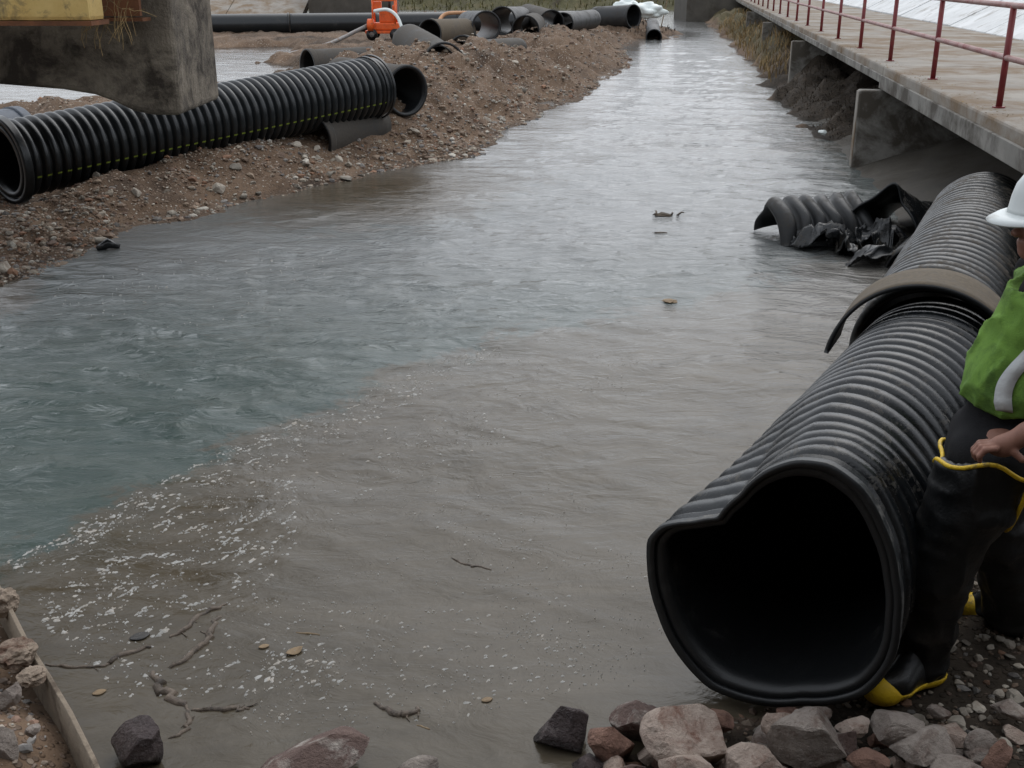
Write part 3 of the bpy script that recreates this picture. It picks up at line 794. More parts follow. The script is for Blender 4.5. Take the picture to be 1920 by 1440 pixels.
# crumpled sheeting around it
def crumpled_sheet(c, d, seed, mat, label, rot=0.0):
    n = 46; u = np.linspace(-1, 1, n); U, Vv = np.meshgrid(u, u, indexing='ij')
    q = np.stack([U, Vv, np.full_like(U, seed)], -1)
    rad = np.sqrt(U ** 2 + Vv ** 2)
    dome = np.clip(1 - rad ** 2 * 0.9, -0.6, 1)
    fold = (1 - np.abs(vnoise(q * np.array([1.2, 2.0, 1]), 5))) ** 2 * 0.8 + (1 - np.abs(vnoise(q * np.array([2.2, 3.4, 1]) + 3, 6))) ** 2 * 0.28 + 0.05 * vnoise(q * np.array([6, 7, 1.0]), 7)
    P = np.stack([U + 0.2 * vnoise(q * 1.6 + 5, 8), Vv + 0.2 * vnoise(q * 1.6 + 11, 9), dome * 0.55 + fold - 0.75], -1)
    keep_r = 0.82 + 0.3 * vnoise(np.stack([U / (rad + 1e-3) * 1.5, Vv / (rad + 1e-3) * 1.5, np.full_like(U, seed)], -1), 4)
    P = P.reshape(-1, 3) * np.array(d)
    c_, s_ = math.cos(rot), math.sin(rot)
    P = np.stack([P[:, 0] * c_ - P[:, 1] * s_, P[:, 0] * s_ + P[:, 1] * c_, P[:, 2]], 1)
    F = grid_faces(n, n); F = F[(rad.ravel()[F] < keep_r.ravel()[F]).all(1)]
    o = obj('plastic_sheet', P, F, mat, None, True, label=label, cat='plastic sheet', group='crumpled plastic sheeting by the wreck')
    sm = o.modifiers.new('t', 'SOLIDIFY'); sm.thickness = 0.006
    o.location = c; return o
crumpled_sheet((2.86, 9.95, 0.10), (0.36, 0.28, 0.34), 3.1, M['film'], 'crumpled black plastic sheet in front of the ribbed fragment')
crumpled_sheet((3.16, 9.72, 0.10), (0.30, 0.26, 0.24), 8.7, M['pipe_silt'], 'muddy crumpled sheet below the ripped pipe opening', 0.6)
crumpled_sheet((3.40, 9.86, 0.13), (0.32, 0.26, 0.26), 14.2, M['film'], 'glossy black sheet bunched inside the ripped pipe opening', 1.2)
crumpled_sheet((3.26, 9.42, 0.05), (0.34, 0.2, 0.16), 21.4, M['film'], 'flat wet black sheet lying lowest at the waterline', 0.2)

# --- discarded pipes on the left bank
def far_pipe(pa, ya, pb, yb, R, mat, label, amp=0.0, pitch=0.11, **kw):
    a = atY(*pa, ya); b = atY(*pb, yb)
    t = thing('discarded_pipe', (a[0], a[1], a[2] - R), label, 'pipe', 'discarded pipes behind the gravel berm')
    pipe('pipe_wall', a, b, R, mat, t, pitch, amp, 0.03, 40, **kw)
    _, w, u, v, L = frame(a, b)
    pipe('mouth_rim', a - np.array(w) * 0.02, a + np.array(w) * 0.10, R + 0.02, mat, t, amp=0, wall=0.045, n=40)
    return t
def dent(amt, ang, wid=0.8, ln=0.6):
    return lambda T, SS: 1 - amt * np.exp(-((np.mod(T - ang + math.pi, 2 * math.pi) - math.pi) / wid) ** 2) * np.exp(-(SS / ln) ** 2)
far_pipe((762, 170), 16.3, (640, 150), 17.6, 0.345, M['pipe_old'], 'grey pipe with open mouth beside the end of the long ribbed pipe')
far_pipe((585, 262), 14.8, (700, 232), 16.0, 0.32, M['pipe_old'], 'grey smooth pipe propping up the end of the long ribbed pipe')
far_pipe((578, 128), 25.2, (760, 118), 26.6, 0.40, M['pipe_old'], 'dark weathered pipe lying behind the long ribbed pipe')
far_pipe((832, 120), 22.4, (768, 80), 25.6, 0.40, M['pipe_old'], 'grey pipe with torn lip and bluish bore below the orange pump', g=dent(0.3, 0.9))
far_pipe((806, 63), 31.0, (872, 60), 32.6, 0.37, M['pipe_tan'], 'tan muddy pipe with open left end to the right of the pump')
far_pipe((868, 96), 25.4, (965, 88), 28.0, 0.33, M['pipe_old'], 'flattened grey pipe half buried in the berm crest', g=lambda T, SS: 1 - 0.35 * np.abs(np.sin(T)) ** 2)
far_pipe((912, 49), 32.4, (880, 46), 35.5, 0.40, M['pipe_dull'], 'black pipe whose round mouth faces the camera behind the berm')
far_pipe((942, 39), 36.4, (975, 36), 40.0, 0.42, M['pipe_dull'], 'black pipe with pale ring mouth just behind the round mouthed one')
far_pipe((985, 56), 34.0, (1000, 48), 37.5, 0.40, M['pipe_old'], 'dark arched pipe mouth half sunk behind the berm crest')
far_pipe((1034, 44), 38.0, (990, 30), 42.0, 0.42, M['pipe_old'], 'grey tilted pipe resting on the arched one')
far_pipe((1056, 44), 38.5, (1110, 36), 42.5, 0.34, M['pipe_dull'], 'small dark pipe right of the grey tilted one')
far_pipe((1188, 31), 47.0, (1118, 34), 48.5, 0.46, M['pipe_dull'], 'black pipe at the far end of the berm by white sheets')
far_pipe((40, 262), 14.2, (-60, 275), 13.6, 0.40, M['pipe_blue'], 'smooth blue grey pipe behind the left end of the long ribbed pipe')
far_pipe((1226, 70), 45.2, (1222, 48), 49.0, 0.30, M['pipe_dull'], 'small culvert pipe poking out of the far spit at the water')
# long supply line across the background
la = atY(380, 46, 47.0); lb = atY(1160, 38, 50.0)
t = thing('pipeline', (la[0], la[1], la[2] - 0.4), 'long straight dark pipeline lying across the background', 'pipe')
for k in range(5):
    q0 = la + (lb - la) * (k / 5); q1 = la + (lb - la) * ((k + 1) / 5 - 0.001)
    pipe('pipe_length', q0, q1, 0.40, M['pipe_new'], t, amp=0, wall=0.03, n=32)
    pipe('weld_ring', q1 - (lb - la) * 0.004, q1, 0.43, M['pipe_new'], t, amp=0, wall=0.04, n=32)
# curved black scrap near the ribbed pipe mouth
m = MB(); b = atY(60, 352, 12.0)
m.tube([b + np.array([-0.25, -0.02, -0.12]), b + np.array([-0.18, 0, 0.02]), b + np.array([-0.02, 0.02, 0.06]), b + np.array([0.12, 0.03, 0.03]), b + np.array([0.2, 0.03, -0.05])], [0.03, 0.04, 0.045, 0.04, 0.02], 8)
m.build('hose_scrap', M['film'], smooth=True, label='short black hose scrap below the ribbed pipe mouth', cat='hose')
b = atz(204, 466, 0.01)
m = MB(); m.tube([b + np.array([-0.10, -0.02, 0]), b + np.array([0, 0, 0.05]), b + np.array([0.09, 0.04, 0.01])], [0.03, 0.05, 0.02], 8)
m.build('rubber_scrap', M['film'], smooth=True, label='small black rubber scrap at the left waterline', cat='debris')

# ------------------------------------------------------------------ orange pump
pb = atz(722, 74, 0.22)
PX, PY_, PZ = pb[0], pb[1], hz(pb[0], pb[1])
pu = thing('pump', (PX, PY_, PZ), 'orange engine pump on wheels with hose in the background', 'pump')
def pbx(name, c, d, mat, bev=0.02, rot=None):
    m = MB(); m.box((PX + c[0], PY_ + c[1], PZ + c[2]), d, rot, bev); return m.build(name, M[mat], pu)
pbx('skid', (0, 0, 0.28), (1.35, 0.7, 0.10), 'orange')
pbx('fuel_tank', (0.05, 0, 0.47), (1.0, 0.6, 0.26), 'orange', 0.05)
pbx('engine_block', (0.12, 0, 0.80), (0.55, 0.45, 0.40), 'orange', 0.04)
pbx('radiator', (0.38, -0.02, 0.95), (0.10, 0.52, 0.5), 'orange', 0.02)
pbx('control_box', (-0.22, -0.1, 1.18), (0.3, 0.25, 0.28), 'orange', 0.03)
m = MB()
for x in (-0.38, 0.42):
    m.tube([(PX + x, PY_ - 0.28, PZ + 0.55), (PX + x, PY_ - 0.28, PZ + 1.38)], 0.03, 8); m.tube([(PX + x, PY_ + 0.28, PZ + 0.55), (PX + x, PY_ + 0.28, PZ + 1.38)], 0.03, 8)
for y in (-0.28, 0.28): m.tube([(PX - 0.38, PY_ + y, PZ + 1.36), (PX + 0.42, PY_ + y, PZ + 1.36)], 0.03, 8)
m.build('roll_frame', M['orange'], pu, True)
m = MB(); m.tube([(PX + 0.2, PY_, PZ + 0.9), (PX + 0.2, PY_, PZ + 1.62)], 0.045, 10); m.build('exhaust', M['rubber'], pu, True)
m = MB(); m.tube([(PX - 0.55, PY_ - 0.34, PZ + 0.52), (PX - 0.35, PY_ - 0.36, PZ + 0.52)], 0.22, 20); m.build('pump_volute', M['orange'], pu, True)
for x in (-0.42, 0.42):
    for y in (-0.38, 0.38):
        m = MB(); m.tube([(PX + x, PY_ + y - 0.07, PZ + 0.20), (PX + x, PY_ + y + 0.07, PZ + 0.20)], 0.20, 18); wh = m.build('wheel', M['rubber'], pu, True)
        m = MB(); m.tube([(PX + x, PY_ + y - 0.08, PZ + 0.20), (PX + x, PY_ + y + 0.08, PZ + 0.20)], 0.09, 12); m.build('hub', M['steel'], wh, True)
def bez(pts, n=24):
    pts = [np.array(p, float) for p in pts]; out = []
    for i in range(len(pts) - 1):
        p0 = pts[max(i - 1, 0)]; p1 = pts[i]; p2 = pts[i + 1]; p3 = pts[min(i + 2, len(pts) - 1)]
        for t in np.linspace(0, 1, n // (len(pts) - 1) + 1)[:-1]:
            out.append(0.5 * ((2 * p1) + (-p0 + p2) * t + (2*p0 - 5*p1 + 4*p2 - p3) * t * t + (-p0 + 3*p1 - 3*p2 + p3) * t ** 3))
    out.append(pts[-1]); return out
m = MB(); m.tube(bez([(PX - 0.5, PY_ - 0.4, PZ + 0.55), (PX - 0.9, PY_ - 0.9, PZ + 0.35), (PX - 1.7, PY_ - 3.0, hz(PX - 1.7, PY_ - 3) + 0.06), (PX - 2.6, PY_ - 6, hz(PX - 2.6, PY_ - 6) + 0.05)]), 0.07, 8)
m.build('suction_hose', M['steel'], smooth=True, label='grey suction hose running from the orange pump over the gravel', cat='hose')
m = MB(); m.tube(bez([(PX - 0.3, PY_ - 0.45, PZ + 1.0), (PX + 0.2, PY_ - 0.6, PZ + 1.05), (PX + 0.55, PY_ - 0.7, PZ + 0.8), (PX + 0.75, PY_ - 0.9, PZ + 0.3)]), 0.06, 8)
m.build('discharge_hose', M['tarp'], pu, smooth=True)
q0, q1, q2, q3 = atY(822, 45, 36.5), atY(830, 30, 36.8), atY(850, 24, 37), atY(910, 25, 38)
m = MB(); m.tube(bez([q0, q1, q2, q3]), 0.06, 8); m.build('orange_hose', M['hose'], smooth=True, label='pale orange hose arching over the tan muddy pipe', cat='hose')

# white sheets, spit brush, stakes
for k, (x, y, wd, hh, lab) in enumerate(((1176, 18, 0.95, 0.55, 'white plastic sheet draped over debris, left one of two far ones'), (1215, 22, 0.9, 0.45, 'white plastic sheet draped over debris, right one of two far ones'))):
    p = atY(x, y, 54.0)
    bm = bmesh.new(); bmesh.ops.create_icosphere(bm, subdivisions=4, radius=1.0); bm.verts.index_update()
    V = np.array([v.co[:] for v in bm.verts]); F = [tuple(v.index for v in f.verts) for f in bm.faces]; bm.free()
    V = V * (0.8 + 0.3 * vnoise(V * 1.8 + k * 9, 3) + 0.1 * vnoise(V * 4, 4))[:, None] * np.array([wd, 0.6, hh])
    o = obj('white_sheet', V, F, M['tarp'], None, True, label=lab, cat='sheet', group='white sheets by the far spit'); o.location = p
m = MB(); p = atY(1248, 18, 56); m.tube([p + np.array([-0.2, 0, -0.9]), p + np.array([0.12, 0, 0.75])], 0.025, 6)
m.build('stake', M['leaf_tan'], label='thin pale stake standing behind the far spit', cat='stake')

# ------------------------------------------------------------------ background embankment, left
be = thing('concrete_embankment', (-16, 58, 0), 'pale beige concrete embankment behind the pipeline at the upper left', 'embankment')
for k in range(6):
    x0 = -34 + 3.9 * k; x1 = x0 + 3.86
    P = [(x0, 57.5, 0.25), (x1, 57.5, 0.25), (x1, 66, 2.9), (x0, 66, 2.9)]
    P = [Vector(p) for p in P]; Q = [p - Vector((0, 0, 0.4)) for p in P]
    obj('panel', P + Q, [(0,1,2,3),(7,6,5,4),(4,5,1,0),(5,6,2,1),(6,7,3,2),(7,4,0,3)], M['deck_c'], be, False)
m = MB(); m.box((-8.2, 60.5, 1.3), (4.2, 4.0, 2.6)); 
soften(m.build('abutment_block', M['concrete_dark'], label='grey concrete abutment block behind the pump and pipeline', cat='abutment'), 0.06)
m = MB(); m.box((12.6, 66, 1.0), (6.0, 5.0, 2.2))
soften(m.build('culvert_headwall', M['concrete_dark'], label='dark concrete headwall where the river bends out of sight', cat='headwall'), 0.06)

# ------------------------------------------------------------------ worker
def sd_cone(P, a, b, ra, rb):
    a = np.asarray(a, float); b = np.asarray(b, float); ba = b - a
    t = np.clip(((P - a) @ ba) / max(ba @ ba, 1e-9), 0, 1)
    return np.linalg.norm(P - a - t[..., None] * ba, axis=-1) - (ra + (rb - ra) * t)
def sd_ell(P, c, r):
    r = np.asarray(r, float); q = (P - np.asarray(c, float)) / r
    k = np.linalg.norm(q, axis=-1)
    return (k - 1) * r.min()
def smin(a, b, k):
    h = np.clip(0.5 + 0.5 * (b - a) / k, 0, 1)
    return b + (a - b) * h - k * h * (1 - h)
def sdf(P, prims, k=0.03):
    d = None
    for pr in prims:
        kk = pr[-1] if pr[0] in ('ck', 'ek') else k
        e = sd_cone(P, *pr[1:5]) if pr[0][0] == 'c' else sd_ell(P, pr[1], pr[2])
        d = e if d is None else smin(d, e, kk)
    return d
def surface_net(fn, xs, ys, zs):
    X, Y, Z = np.meshgrid(xs, ys, zs, indexing='ij')
    P = np.stack([X, Y, Z], -1); D = fn(P)
    nx, ny, nz = D.shape
    acc = np.zeros((nx-1, ny-1, nz-1, 3)); cnt = np.zeros((nx-1, ny-1, nz-1))
    corners = [(i, j, k) for i in (0, 1) for j in (0, 1) for k in (0, 1)]
    sl = lambda o, n: slice(o, n - 1 + o)
    get = lambda A, c: A[sl(c[0], nx), sl(c[1], ny), sl(c[2], nz)]
    for a in corners:
        for ax in range(3):
            if a[ax] == 1: continue
            b = list(a); b[ax] = 1
            da, db = get(D, a), get(D, b); m = (da < 0) != (db < 0)
            t = np.where(m, da / np.where(m, da - db, 1), 0)[..., None]
            acc += np.where(m[..., None], get(P, a) * (1 - t) + get(P, b) * t, 0); cnt += m
    act = cnt > 0
    idx = np.full(act.shape, -1); idx[act] = np.arange(act.sum())
    V = acc[act] / cnt[act][:, None]
    F = []
    I = D < 0
    for ax in range(3):
        o1, o2 = [(1, 2), (2, 0), (0, 1)][ax]
        s0 = [slice(1, n - 1) for n in (nx, ny, nz)]; s1 = list(s0)
        s0[ax] = slice(0, (nx, ny, nz)[ax] - 1); s1[ax] = slice(1, (nx, ny, nz)[ax])
        a = I[tuple(s0)]; b = I[tuple(s1)]
        for flip, m in ((False, a & ~b), (True, ~a & b)):
            q = np.argwhere(m)
            if len(q) == 0: continue
            for d_ in range(3):
                if d_ != ax: q[:, d_] += 1
            def cell(d1, d2):
                r = q.copy(); r[:, o1] -= d1; r[:, o2] -= d2
                return idx[r[:, 0], r[:, 1], r[:, 2]]
            f = np.stack([cell(1, 1), cell(0, 1), cell(0, 0), cell(1, 0)], 1)
            F.append(f[:, ::-1] if flip else f)
    F = np.concatenate(F); F = F[(F >= 0).all(1)]
    return V, F
GF = hz(1.38, 3.15)
HD = np.array([1.595, 3.29, 1.70])          # head centre
lhip, lknee, lank = (1.50, 3.21, 0.98), (1.375, 3.22, 0.56), (1.375, 3.25, GF + 0.10)
rhip, rknee, rank = (1.56, 3.42, 0.98), (1.66, 3.47, 0.56), (1.80, 3.52, GF + 0.11)
lsh, lel, lwr = (1.69, 3.12, 1.475), (1.79, 3.00, 1.28), (1.492, 3.015, 1.118)
rsh, rel, rwr = (1.68, 3.50, 1.475), (1.76, 3.60, 1.22), (1.66, 3.60, 0.98)
hand_c = np.array([1.425, 3.03, 1.065])
body = [
    ('c', (1.54, 3.32, 0.98), (1.55, 3.31, 1.16), 0.11, 0.105), ('c', (1.55, 3.31, 1.16), (1.64, 3.31, 1.40), 0.105, 0.12),
    ('c', (1.67, 3.16, 1.43), (1.67, 3.46, 1.43), 0.075, 0.075), ('c', (1.66, 3.31, 1.45), (1.61, 3.30, 1.61), 0.06, 0.056),
    ('c', lhip, lknee, 0.085, 0.058), ('c', lknee, lank, 0.056, 0.04), ('c', rhip, rknee, 0.085, 0.058), ('c', rknee, rank, 0.056, 0.04),
    ('c', lank, (1.25, 3.19, GF + 0.05), 0.04, 0.032), ('c', rank, (1.75, 3.63, GF + 0.05), 0.04, 0.032),
    ('c', lsh, lel, 0.055, 0.045), ('c', lel, lwr, 0.046, 0.031), ('c', rsh, rel, 0.055, 0.045), ('c', rel, rwr, 0.044, 0.03),
    # head in profile, facing -X
    ('ek', HD + [0.012, 0, 0.03], (0.098, 0.076, 0.105), 0.03), ('ek', HD + [-0.02, 0, -0.035], (0.072, 0.062, 0.085), 0.04), ('ek', HD + [-0.055, 0, -0.095], (0.035, 0.036, 0.026), 0.03),
    ('ck', HD + [-0.083, 0, 0.005], HD + [-0.110, 0, -0.035], 0.009, 0.014, 0.012), ('ek', HD + [-0.105, 0.0, -0.038], (0.016, 0.019, 0.011), 0.01),
    ('ck', HD + [-0.082, -0.035, 0.022], HD + [-0.082, 0.035, 0.022], 0.012, 0.012, 0.015), ('ek', HD + [-0.088, 0, -0.064], (0.012, 0.024, 0.007), 0.008), ('ek', HD + [-0.084, 0, -0.076], (0.012, 0.022, 0.008), 0.008),
    ('ek', HD + [0.015, -0.078, -0.012], (0.018, 0.010, 0.032), 0.008), ('ek', HD + [0.015, 0.078, -0.012], (0.018, 0.010, 0.032), 0.008),
    ('ek', HD + [-0.055, -0.040, -0.03], (0.028, 0.022, 0.022), 0.03),
    # left hand: palm on the hem, fingers curling down in front, thumb along the top
    ('ck', lwr, hand_c + [0.01, 0, 0.008], 0.030, 0.030, 0.02), ('ek', hand_c, (0.046, 0.027, 0.030), 0.02),
    ('ek', (1.63, 3.61, 0.92), (0.035, 0.025, 0.05), 0.03),
]
for k in range(4):                       # four fingers
    yk = -0.030 + 0.018 * k
    L1 = (0.030, 0.034, 0.033, 0.026)[k]
    a = hand_c + [-0.030, yk, 0.006]; b = a + [-L1, 0.002, -0.004]; c = b + [-0.014, 0.003, -0.022]; d = c + [0.006, 0.004, -0.018]
    body += [('ck', a, b, 0.0100, 0.0096, 0.004), ('ck', b, c, 0.0094, 0.0088, 0.003), ('ck', c, d, 0.0086, 0.0075, 0.003)]
th1 = hand_c + [0.025, -0.028, -0.004]; th2 = th1 + [0.022, -0.016, -0.018]; th3 = th2 + [0.030, -0.002, -0.006]
body += [('ck', hand_c + [0.02, -0.01, 0], th1, 0.016, 0.013, 0.006), ('ck', th1, th2, 0.012, 0.0105, 0.003), ('ck', th2, th3, 0.0102, 0.0085, 0.003)]
def fine_axis(a, b, fa, fb, c=0.016, f=0.0042):
    return np.unique(np.round(np.concatenate([np.arange(a, fa, c), np.arange(fa, fb, f), np.arange(fb, b + c, c)]), 5))
def body_d(P):
    D = np.full(P.shape[:-1], 0.3)
    for pr in body:
        if pr[0][0] == 'c':
            lo = np.minimum(pr[1], pr[2]) - max(pr[3], pr[4]) - 0.07; hi = np.maximum(pr[1], pr[2]) + max(pr[3], pr[4]) + 0.07
        else:
            lo = np.asarray(pr[1]) - np.asarray(pr[2]) - 0.07; hi = np.asarray(pr[1]) + np.asarray(pr[2]) + 0.07
        sx = [slice(max(np.searchsorted(ax, l) - 1, 0), np.searchsorted(ax, h) + 1) for ax, l, h in zip(_axes, lo, hi)]
        Q = P[sx[0], sx[1], sx[2]]
        e = sd_cone(Q, *pr[1:5]) if pr[0][0] == 'c' else sd_ell(Q, pr[1], pr[2])
        kk = pr[-1] if pr[0] in ('ck', 'ek') else 0.03
        D[sx[0], sx[1], sx[2]] = smin(D[sx[0], sx[1], sx[2]], e, kk)
    return D
_axes = [fine_axis(1.15, 1.95, 1.34, 1.54), fine_axis(2.85, 3.72, 2.93, 3.10), np.unique(np.round(np.concatenate([np.arange(GF, 1.0, 0.016), np.arange(1.0, 1.16, 0.0042), np.arange(1.16, 1.56, 0.016), np.arange(1.56, 1.86, 0.006)]), 5))]
PERSON_DX = 0.055
person = thing('person', (1.55, 3.3, GF), 'person in white hard hat, lime vest and black rubber waders standing behind the dented pipe', 'person')
V, F = surface_net(body_d, *_axes)
obj('body', V, F, M['skin'], person)
# waders: loose rubber legs and folded bib
wad = [('c', lhip, lknee, 0.135, 0.098), ('c', lknee, (1.38, 3.25, GF + 0.22), 0.095, 0.072), ('c', rhip, rknee, 0.135, 0.10), ('c', rknee, (1.79, 3.515, GF + 0.22), 0.098, 0.08),
       ('c', (1.50, 3.24, 0.95), (1.56, 3.40, 0.95), 0.145, 0.145), ('c', (1.38, 3.25, GF + 0.22), (1.38, 3.25, GF + 0.10), 0.072, 0.062), ('c', (1.79, 3.515, GF + 0.22), (1.80, 3.52, GF + 0.10), 0.08, 0.065)]
def hem(P):                             # folded top edge, dipping at the side
    return 0.925 + 0.060 * np.exp(-((P[..., 0] - 1.43) / 0.075) ** 2) - 0.10 * S((P[..., 1] - 3.22) / 0.16)
def wad_d(P):
    Pt = P + 0.05 * P[..., 2:3] * np.array([1.0, 0.6, 0]); n = 0.020 * (1 - np.abs(vnoise(Pt * np.array([8, 8, 3.2]), 81))) ** 2 + 0.014 * (1 - np.abs(vnoise(P * np.array([7, 7, 9.0]) + 4, 83))) ** 3 + 0.004 * vnoise(P * np.array([22, 22, 14.0]), 82)
    d0 = sdf(P, wad, 0.05)
    d = np.maximum(d0 - n, P[..., 2] - hem(P))
    return np.maximum(d, -np.maximum(d0 + 0.012, 0.80 - P[..., 2]))
V, F = surface_net(wad_d, np.arange(1.18, 1.99, 0.011), np.arange(2.98, 3.70, 0.011), np.arange(GF + 0.02, 1.14, 0.011))
obj('waders', V, F, M['rubber'], person, label='black rubber waders with yellow piping')
# yellow piping on the hem
pts = []
for k in range(73):
    a = 2 * math.pi * k / 72
    dr = np.array([math.cos(a), math.sin(a), 0]); o0 = np.array([1.53, 3.32, 0.0])
    rs = np.linspace(0.02, 0.36, 140); Q = o0 + rs[:, None] * dr
    Q[:, 2] = hem(Q) - 0.012
    d = sdf(Q, wad, 0.05) - 0.014
    i = np.where(d < 0)[0]; r = rs[i[-1]] if len(i) else 0.15
    q = o0 + dr * (r + 0.004); q[2] = hem(q[None])[0] + 0.001; pts.append(q)
m = MB(); m.tube(pts, 0.0075, 8, caps=False); m.build('piping', M['yellow'], person, True)
q = []
for z in np.linspace(0.965, 0.70, 14):                # side seam running down from the hem
    rs = np.linspace(0.0, 0.35, 140); Q = np.array([1.545, 3.33, z]) + rs[:, None] * np.array([0.0, -1, 0]); d = sdf(Q, wad, 0.05) - 0.014
    i_ = np.where(d < 0)[0]; q.append(Q[i_[-1]] + np.array([0.05 * (0.965 - z), -0.004, 0]))
m = MB(); m.tube(q, 0.0075, 8); m.build('piping', M['yellow'], person, True)
# shirt and vest
shirt = [('c', (1.50, 3.23, 0.93), (1.56, 3.40, 0.93), 0.135, 0.135), ('c', (1.56, 3.32, 0.95), (1.575, 3.31, 1.16), 0.14, 0.135), ('c', (1.575, 3.31, 1.16), (1.65, 3.31, 1.40), 0.13, 0.13), ('c', (1.68, 3.14, 1.44), (1.68, 3.48, 1.44), 0.070, 0.070),
         ('c', lsh, lel, 0.078, 0.066), ('c', lel, (1.66, 3.0, 1.215), 0.062, 0.056), ('c', rsh, rel, 0.078, 0.066), ('c', rel, (1.71, 3.60, 1.10), 0.062, 0.055), ('c', (1.65, 3.31, 1.48), (1.62, 3.30, 1.565), 0.085, 0.067)]
def shirt_d(P): return sdf(P, shirt, 0.04) - 0.007 * vnoise(P * 11, 91)
V, F = surface_net(shirt_d, np.arange(1.34, 1.95, 0.011), np.arange(2.86, 3.74, 0.011), np.arange(0.80, 1.66, 0.011))
obj('shirt', V, F, M['shirt'], person, label='black shirt with short sleeves')
vest = [('c', (1.570, 3.31, 1.02), (1.575, 3.31, 1.18), 0.158, 0.152), ('c', (1.575, 3.31, 1.18), (1.65, 3.31, 1.40), 0.152, 0.150), ('c', (1.67, 3.18, 1.455), (1.67, 3.44, 1.455), 0.085, 0.085)]
def vest_solid(P): return sdf(P, vest, 0.04) - 0.010 * vnoise(P * np.array([9, 9, 5.0]), 95) - 0.016 * (1 - np.abs(vnoise((P + 0.3 * P[..., 2:3]) * np.array([13, 13, 5.0]), 96))) ** 3
def vest_d(P):
    d = np.maximum(vest_solid(P), 1.115 + 0.02 * np.sin(P[..., 0] * 20) - P[..., 2])
    arm = np.minimum(sd_cone(P * [1, 0, 1], (1.69, 0, 1.31), (1.69, 0, 1.43), 0.115, 0.10), 9)
    inner = sd_cone(P, (1.57, 3.16, 1.40), (1.57, 3.46, 1.40), 0.01, 0.01)
    arm = np.where((P[..., 1] < 3.20) | (P[..., 1] > 3.42), arm, 1.0)
    neck = sd_cone(P, (1.56, 3.31, 1.54), (1.66, 3.31, 1.62), 0.075, 0.095)
    return np.maximum(np.maximum(d, -arm), -neck)
V, F = surface_net(vest_d, np.arange(1.34, 1.86, 0.009), np.arange(3.04, 3.60, 0.009), np.arange(1.06, 1.60, 0.009))
vs = obj('vest', V, F, M['vest'], person, label='lime green safety vest')
def stripe(name, path, width, mat, parent):
    """tape lying on the vest: path of (angle, z) around the torso axis"""
    V = []; F = []
    for (a, z) in path:
        for da in (-0.5, 0.5):
            an = a + da * width / 0.17
            dr = np.array([math.cos(an), math.sin(an), 0]); o0 = np.array([1.57 + 0.09 * float(S((z - 1.15) / 0.3)), 3.31, z])
            rs = np.linspace(0.04, 0.30, 200); d = vest_solid(o0 + rs[:, None] * dr)
            i = np.where(d < 0)[0]; r = rs[i[-1]] if len(i) else 0.1
            V.append(o0 + dr * (r + 0.006))
    n = len(path)
    F = [(2*k, 2*k+1, 2*k+3, 2*k+2) for k in range(n - 1)]
    o = obj(name, V, F, mat, parent); sm = o.modifiers.new('t', 'SOLIDIFY'); sm.thickness = 0.0015; sm.offset = 1; return o
A0 = math.radians(180 + 56)
stripe('reflective_stripe', [(A0 + 0.02 * math.sin(z * 30) + 0.05 * S((z - 1.25) / 0.2) + 0.05 * math.sin(z * 19), z) for z in np.linspace(1.125, 1.52, 40)], 0.05, M['reflective'], vs)
# hair, eyes, hat
hair = lambda P: np.maximum(np.maximum(sd_ell(P, HD + [0.02, 0, 0.03], (0.098, 0.081, 0.108)), HD[2] - 0.055 - P[..., 2]), (HD[0] - 0.035) - P[..., 0])
V, F = surface_net(lambda P: hair(P) - 0.003 * vnoise(P * 90, 3), np.arange(1.52, 1.74, 0.006), np.arange(3.19, 3.40, 0.006), np.arange(1.62, 1.86, 0.006))
obj('hair', V, F, M['hair'], person)
for sgn in (-1, 1):
    bm = bmesh.new(); bmesh.ops.create_uvsphere(bm, u_segments=12, v_segments=8, radius=0.012); bm.verts.index_update()
    Vv = np.array([v.co[:] for v in bm.verts]) + HD + [-0.079, 0.031 * sgn, 0.004]
    obj('eye', Vv, [tuple(v.index for v in f.verts) for f in bm.faces], M['eye'], person); bm.free()
HC = HD + np.array([0.005, 0, 0.045])
tilt = Matrix.Rotation(math.radians(-4), 3, 'Y')
prof = [(0.0, 0.132), (0.03, 0.130), (0.062, 0.119), (0.09, 0.098), (0.108, 0.07), (0.118, 0.035), (0.124, 0.0), (0.128, -0.012)]
V = []; F = []; n = 64
for (r, z) in prof:
    for k in range(n):
        a = 2 * math.pi * k / n
        rib = 0.006 * max(math.cos(2 * a), 0) ** 8 if z > 0.03 else 0
        crest = 0.008 * math.exp(-((r * math.sin(a)) / 0.018) ** 2) if z > 0.02 else 0
        V.append(tilt @ Vector((r * 1.12 * math.cos(a), r * 0.92 * math.sin(a), z + crest)) + Vector(HC))
for r_ in range(len(prof) - 1):
    for k in range(n): F.append((r_*n+k, (r_+1)*n+k, (r_+1)*n+(k+1)%n, r_*n+(k+1)%n))
hat = obj('hard_hat', V, F, M['hat'], person, label='white hard hat')
sm = hat.modifiers.new('t', 'SOLIDIFY'); sm.thickness = 0.004; sm.offset = 1
V = []; F = []
for k in range(n):
    a = 2 * math.pi * k / n
    fr = max(-math.cos(a), 0) ** 1.5
    wd = 0.012 + 0.05 * fr
    for q, (dr, dz) in enumerate(((-0.004, 0.002), (wd * 0.6, -0.006 - 0.004 * fr), (wd, -0.012 - 0.012 * fr))):
        V.append(tilt @ Vector(((0.128 * 1.12 + dr) * math.cos(a), (0.128 * 0.92 + dr) * math.sin(a), -0.012 + dz)) + Vector(HC))
for k in range(n):
    for q in range(2): F.append((k*3+q, k*3+q+1, ((k+1)%n)*3+q+1, ((k+1)%n)*3+q))
bm_ = obj('brim', V, F, M['hat'], hat); sm = bm_.modifiers.new('t', 'SOLIDIFY'); sm.thickness = 0.005; sm.offset = 0
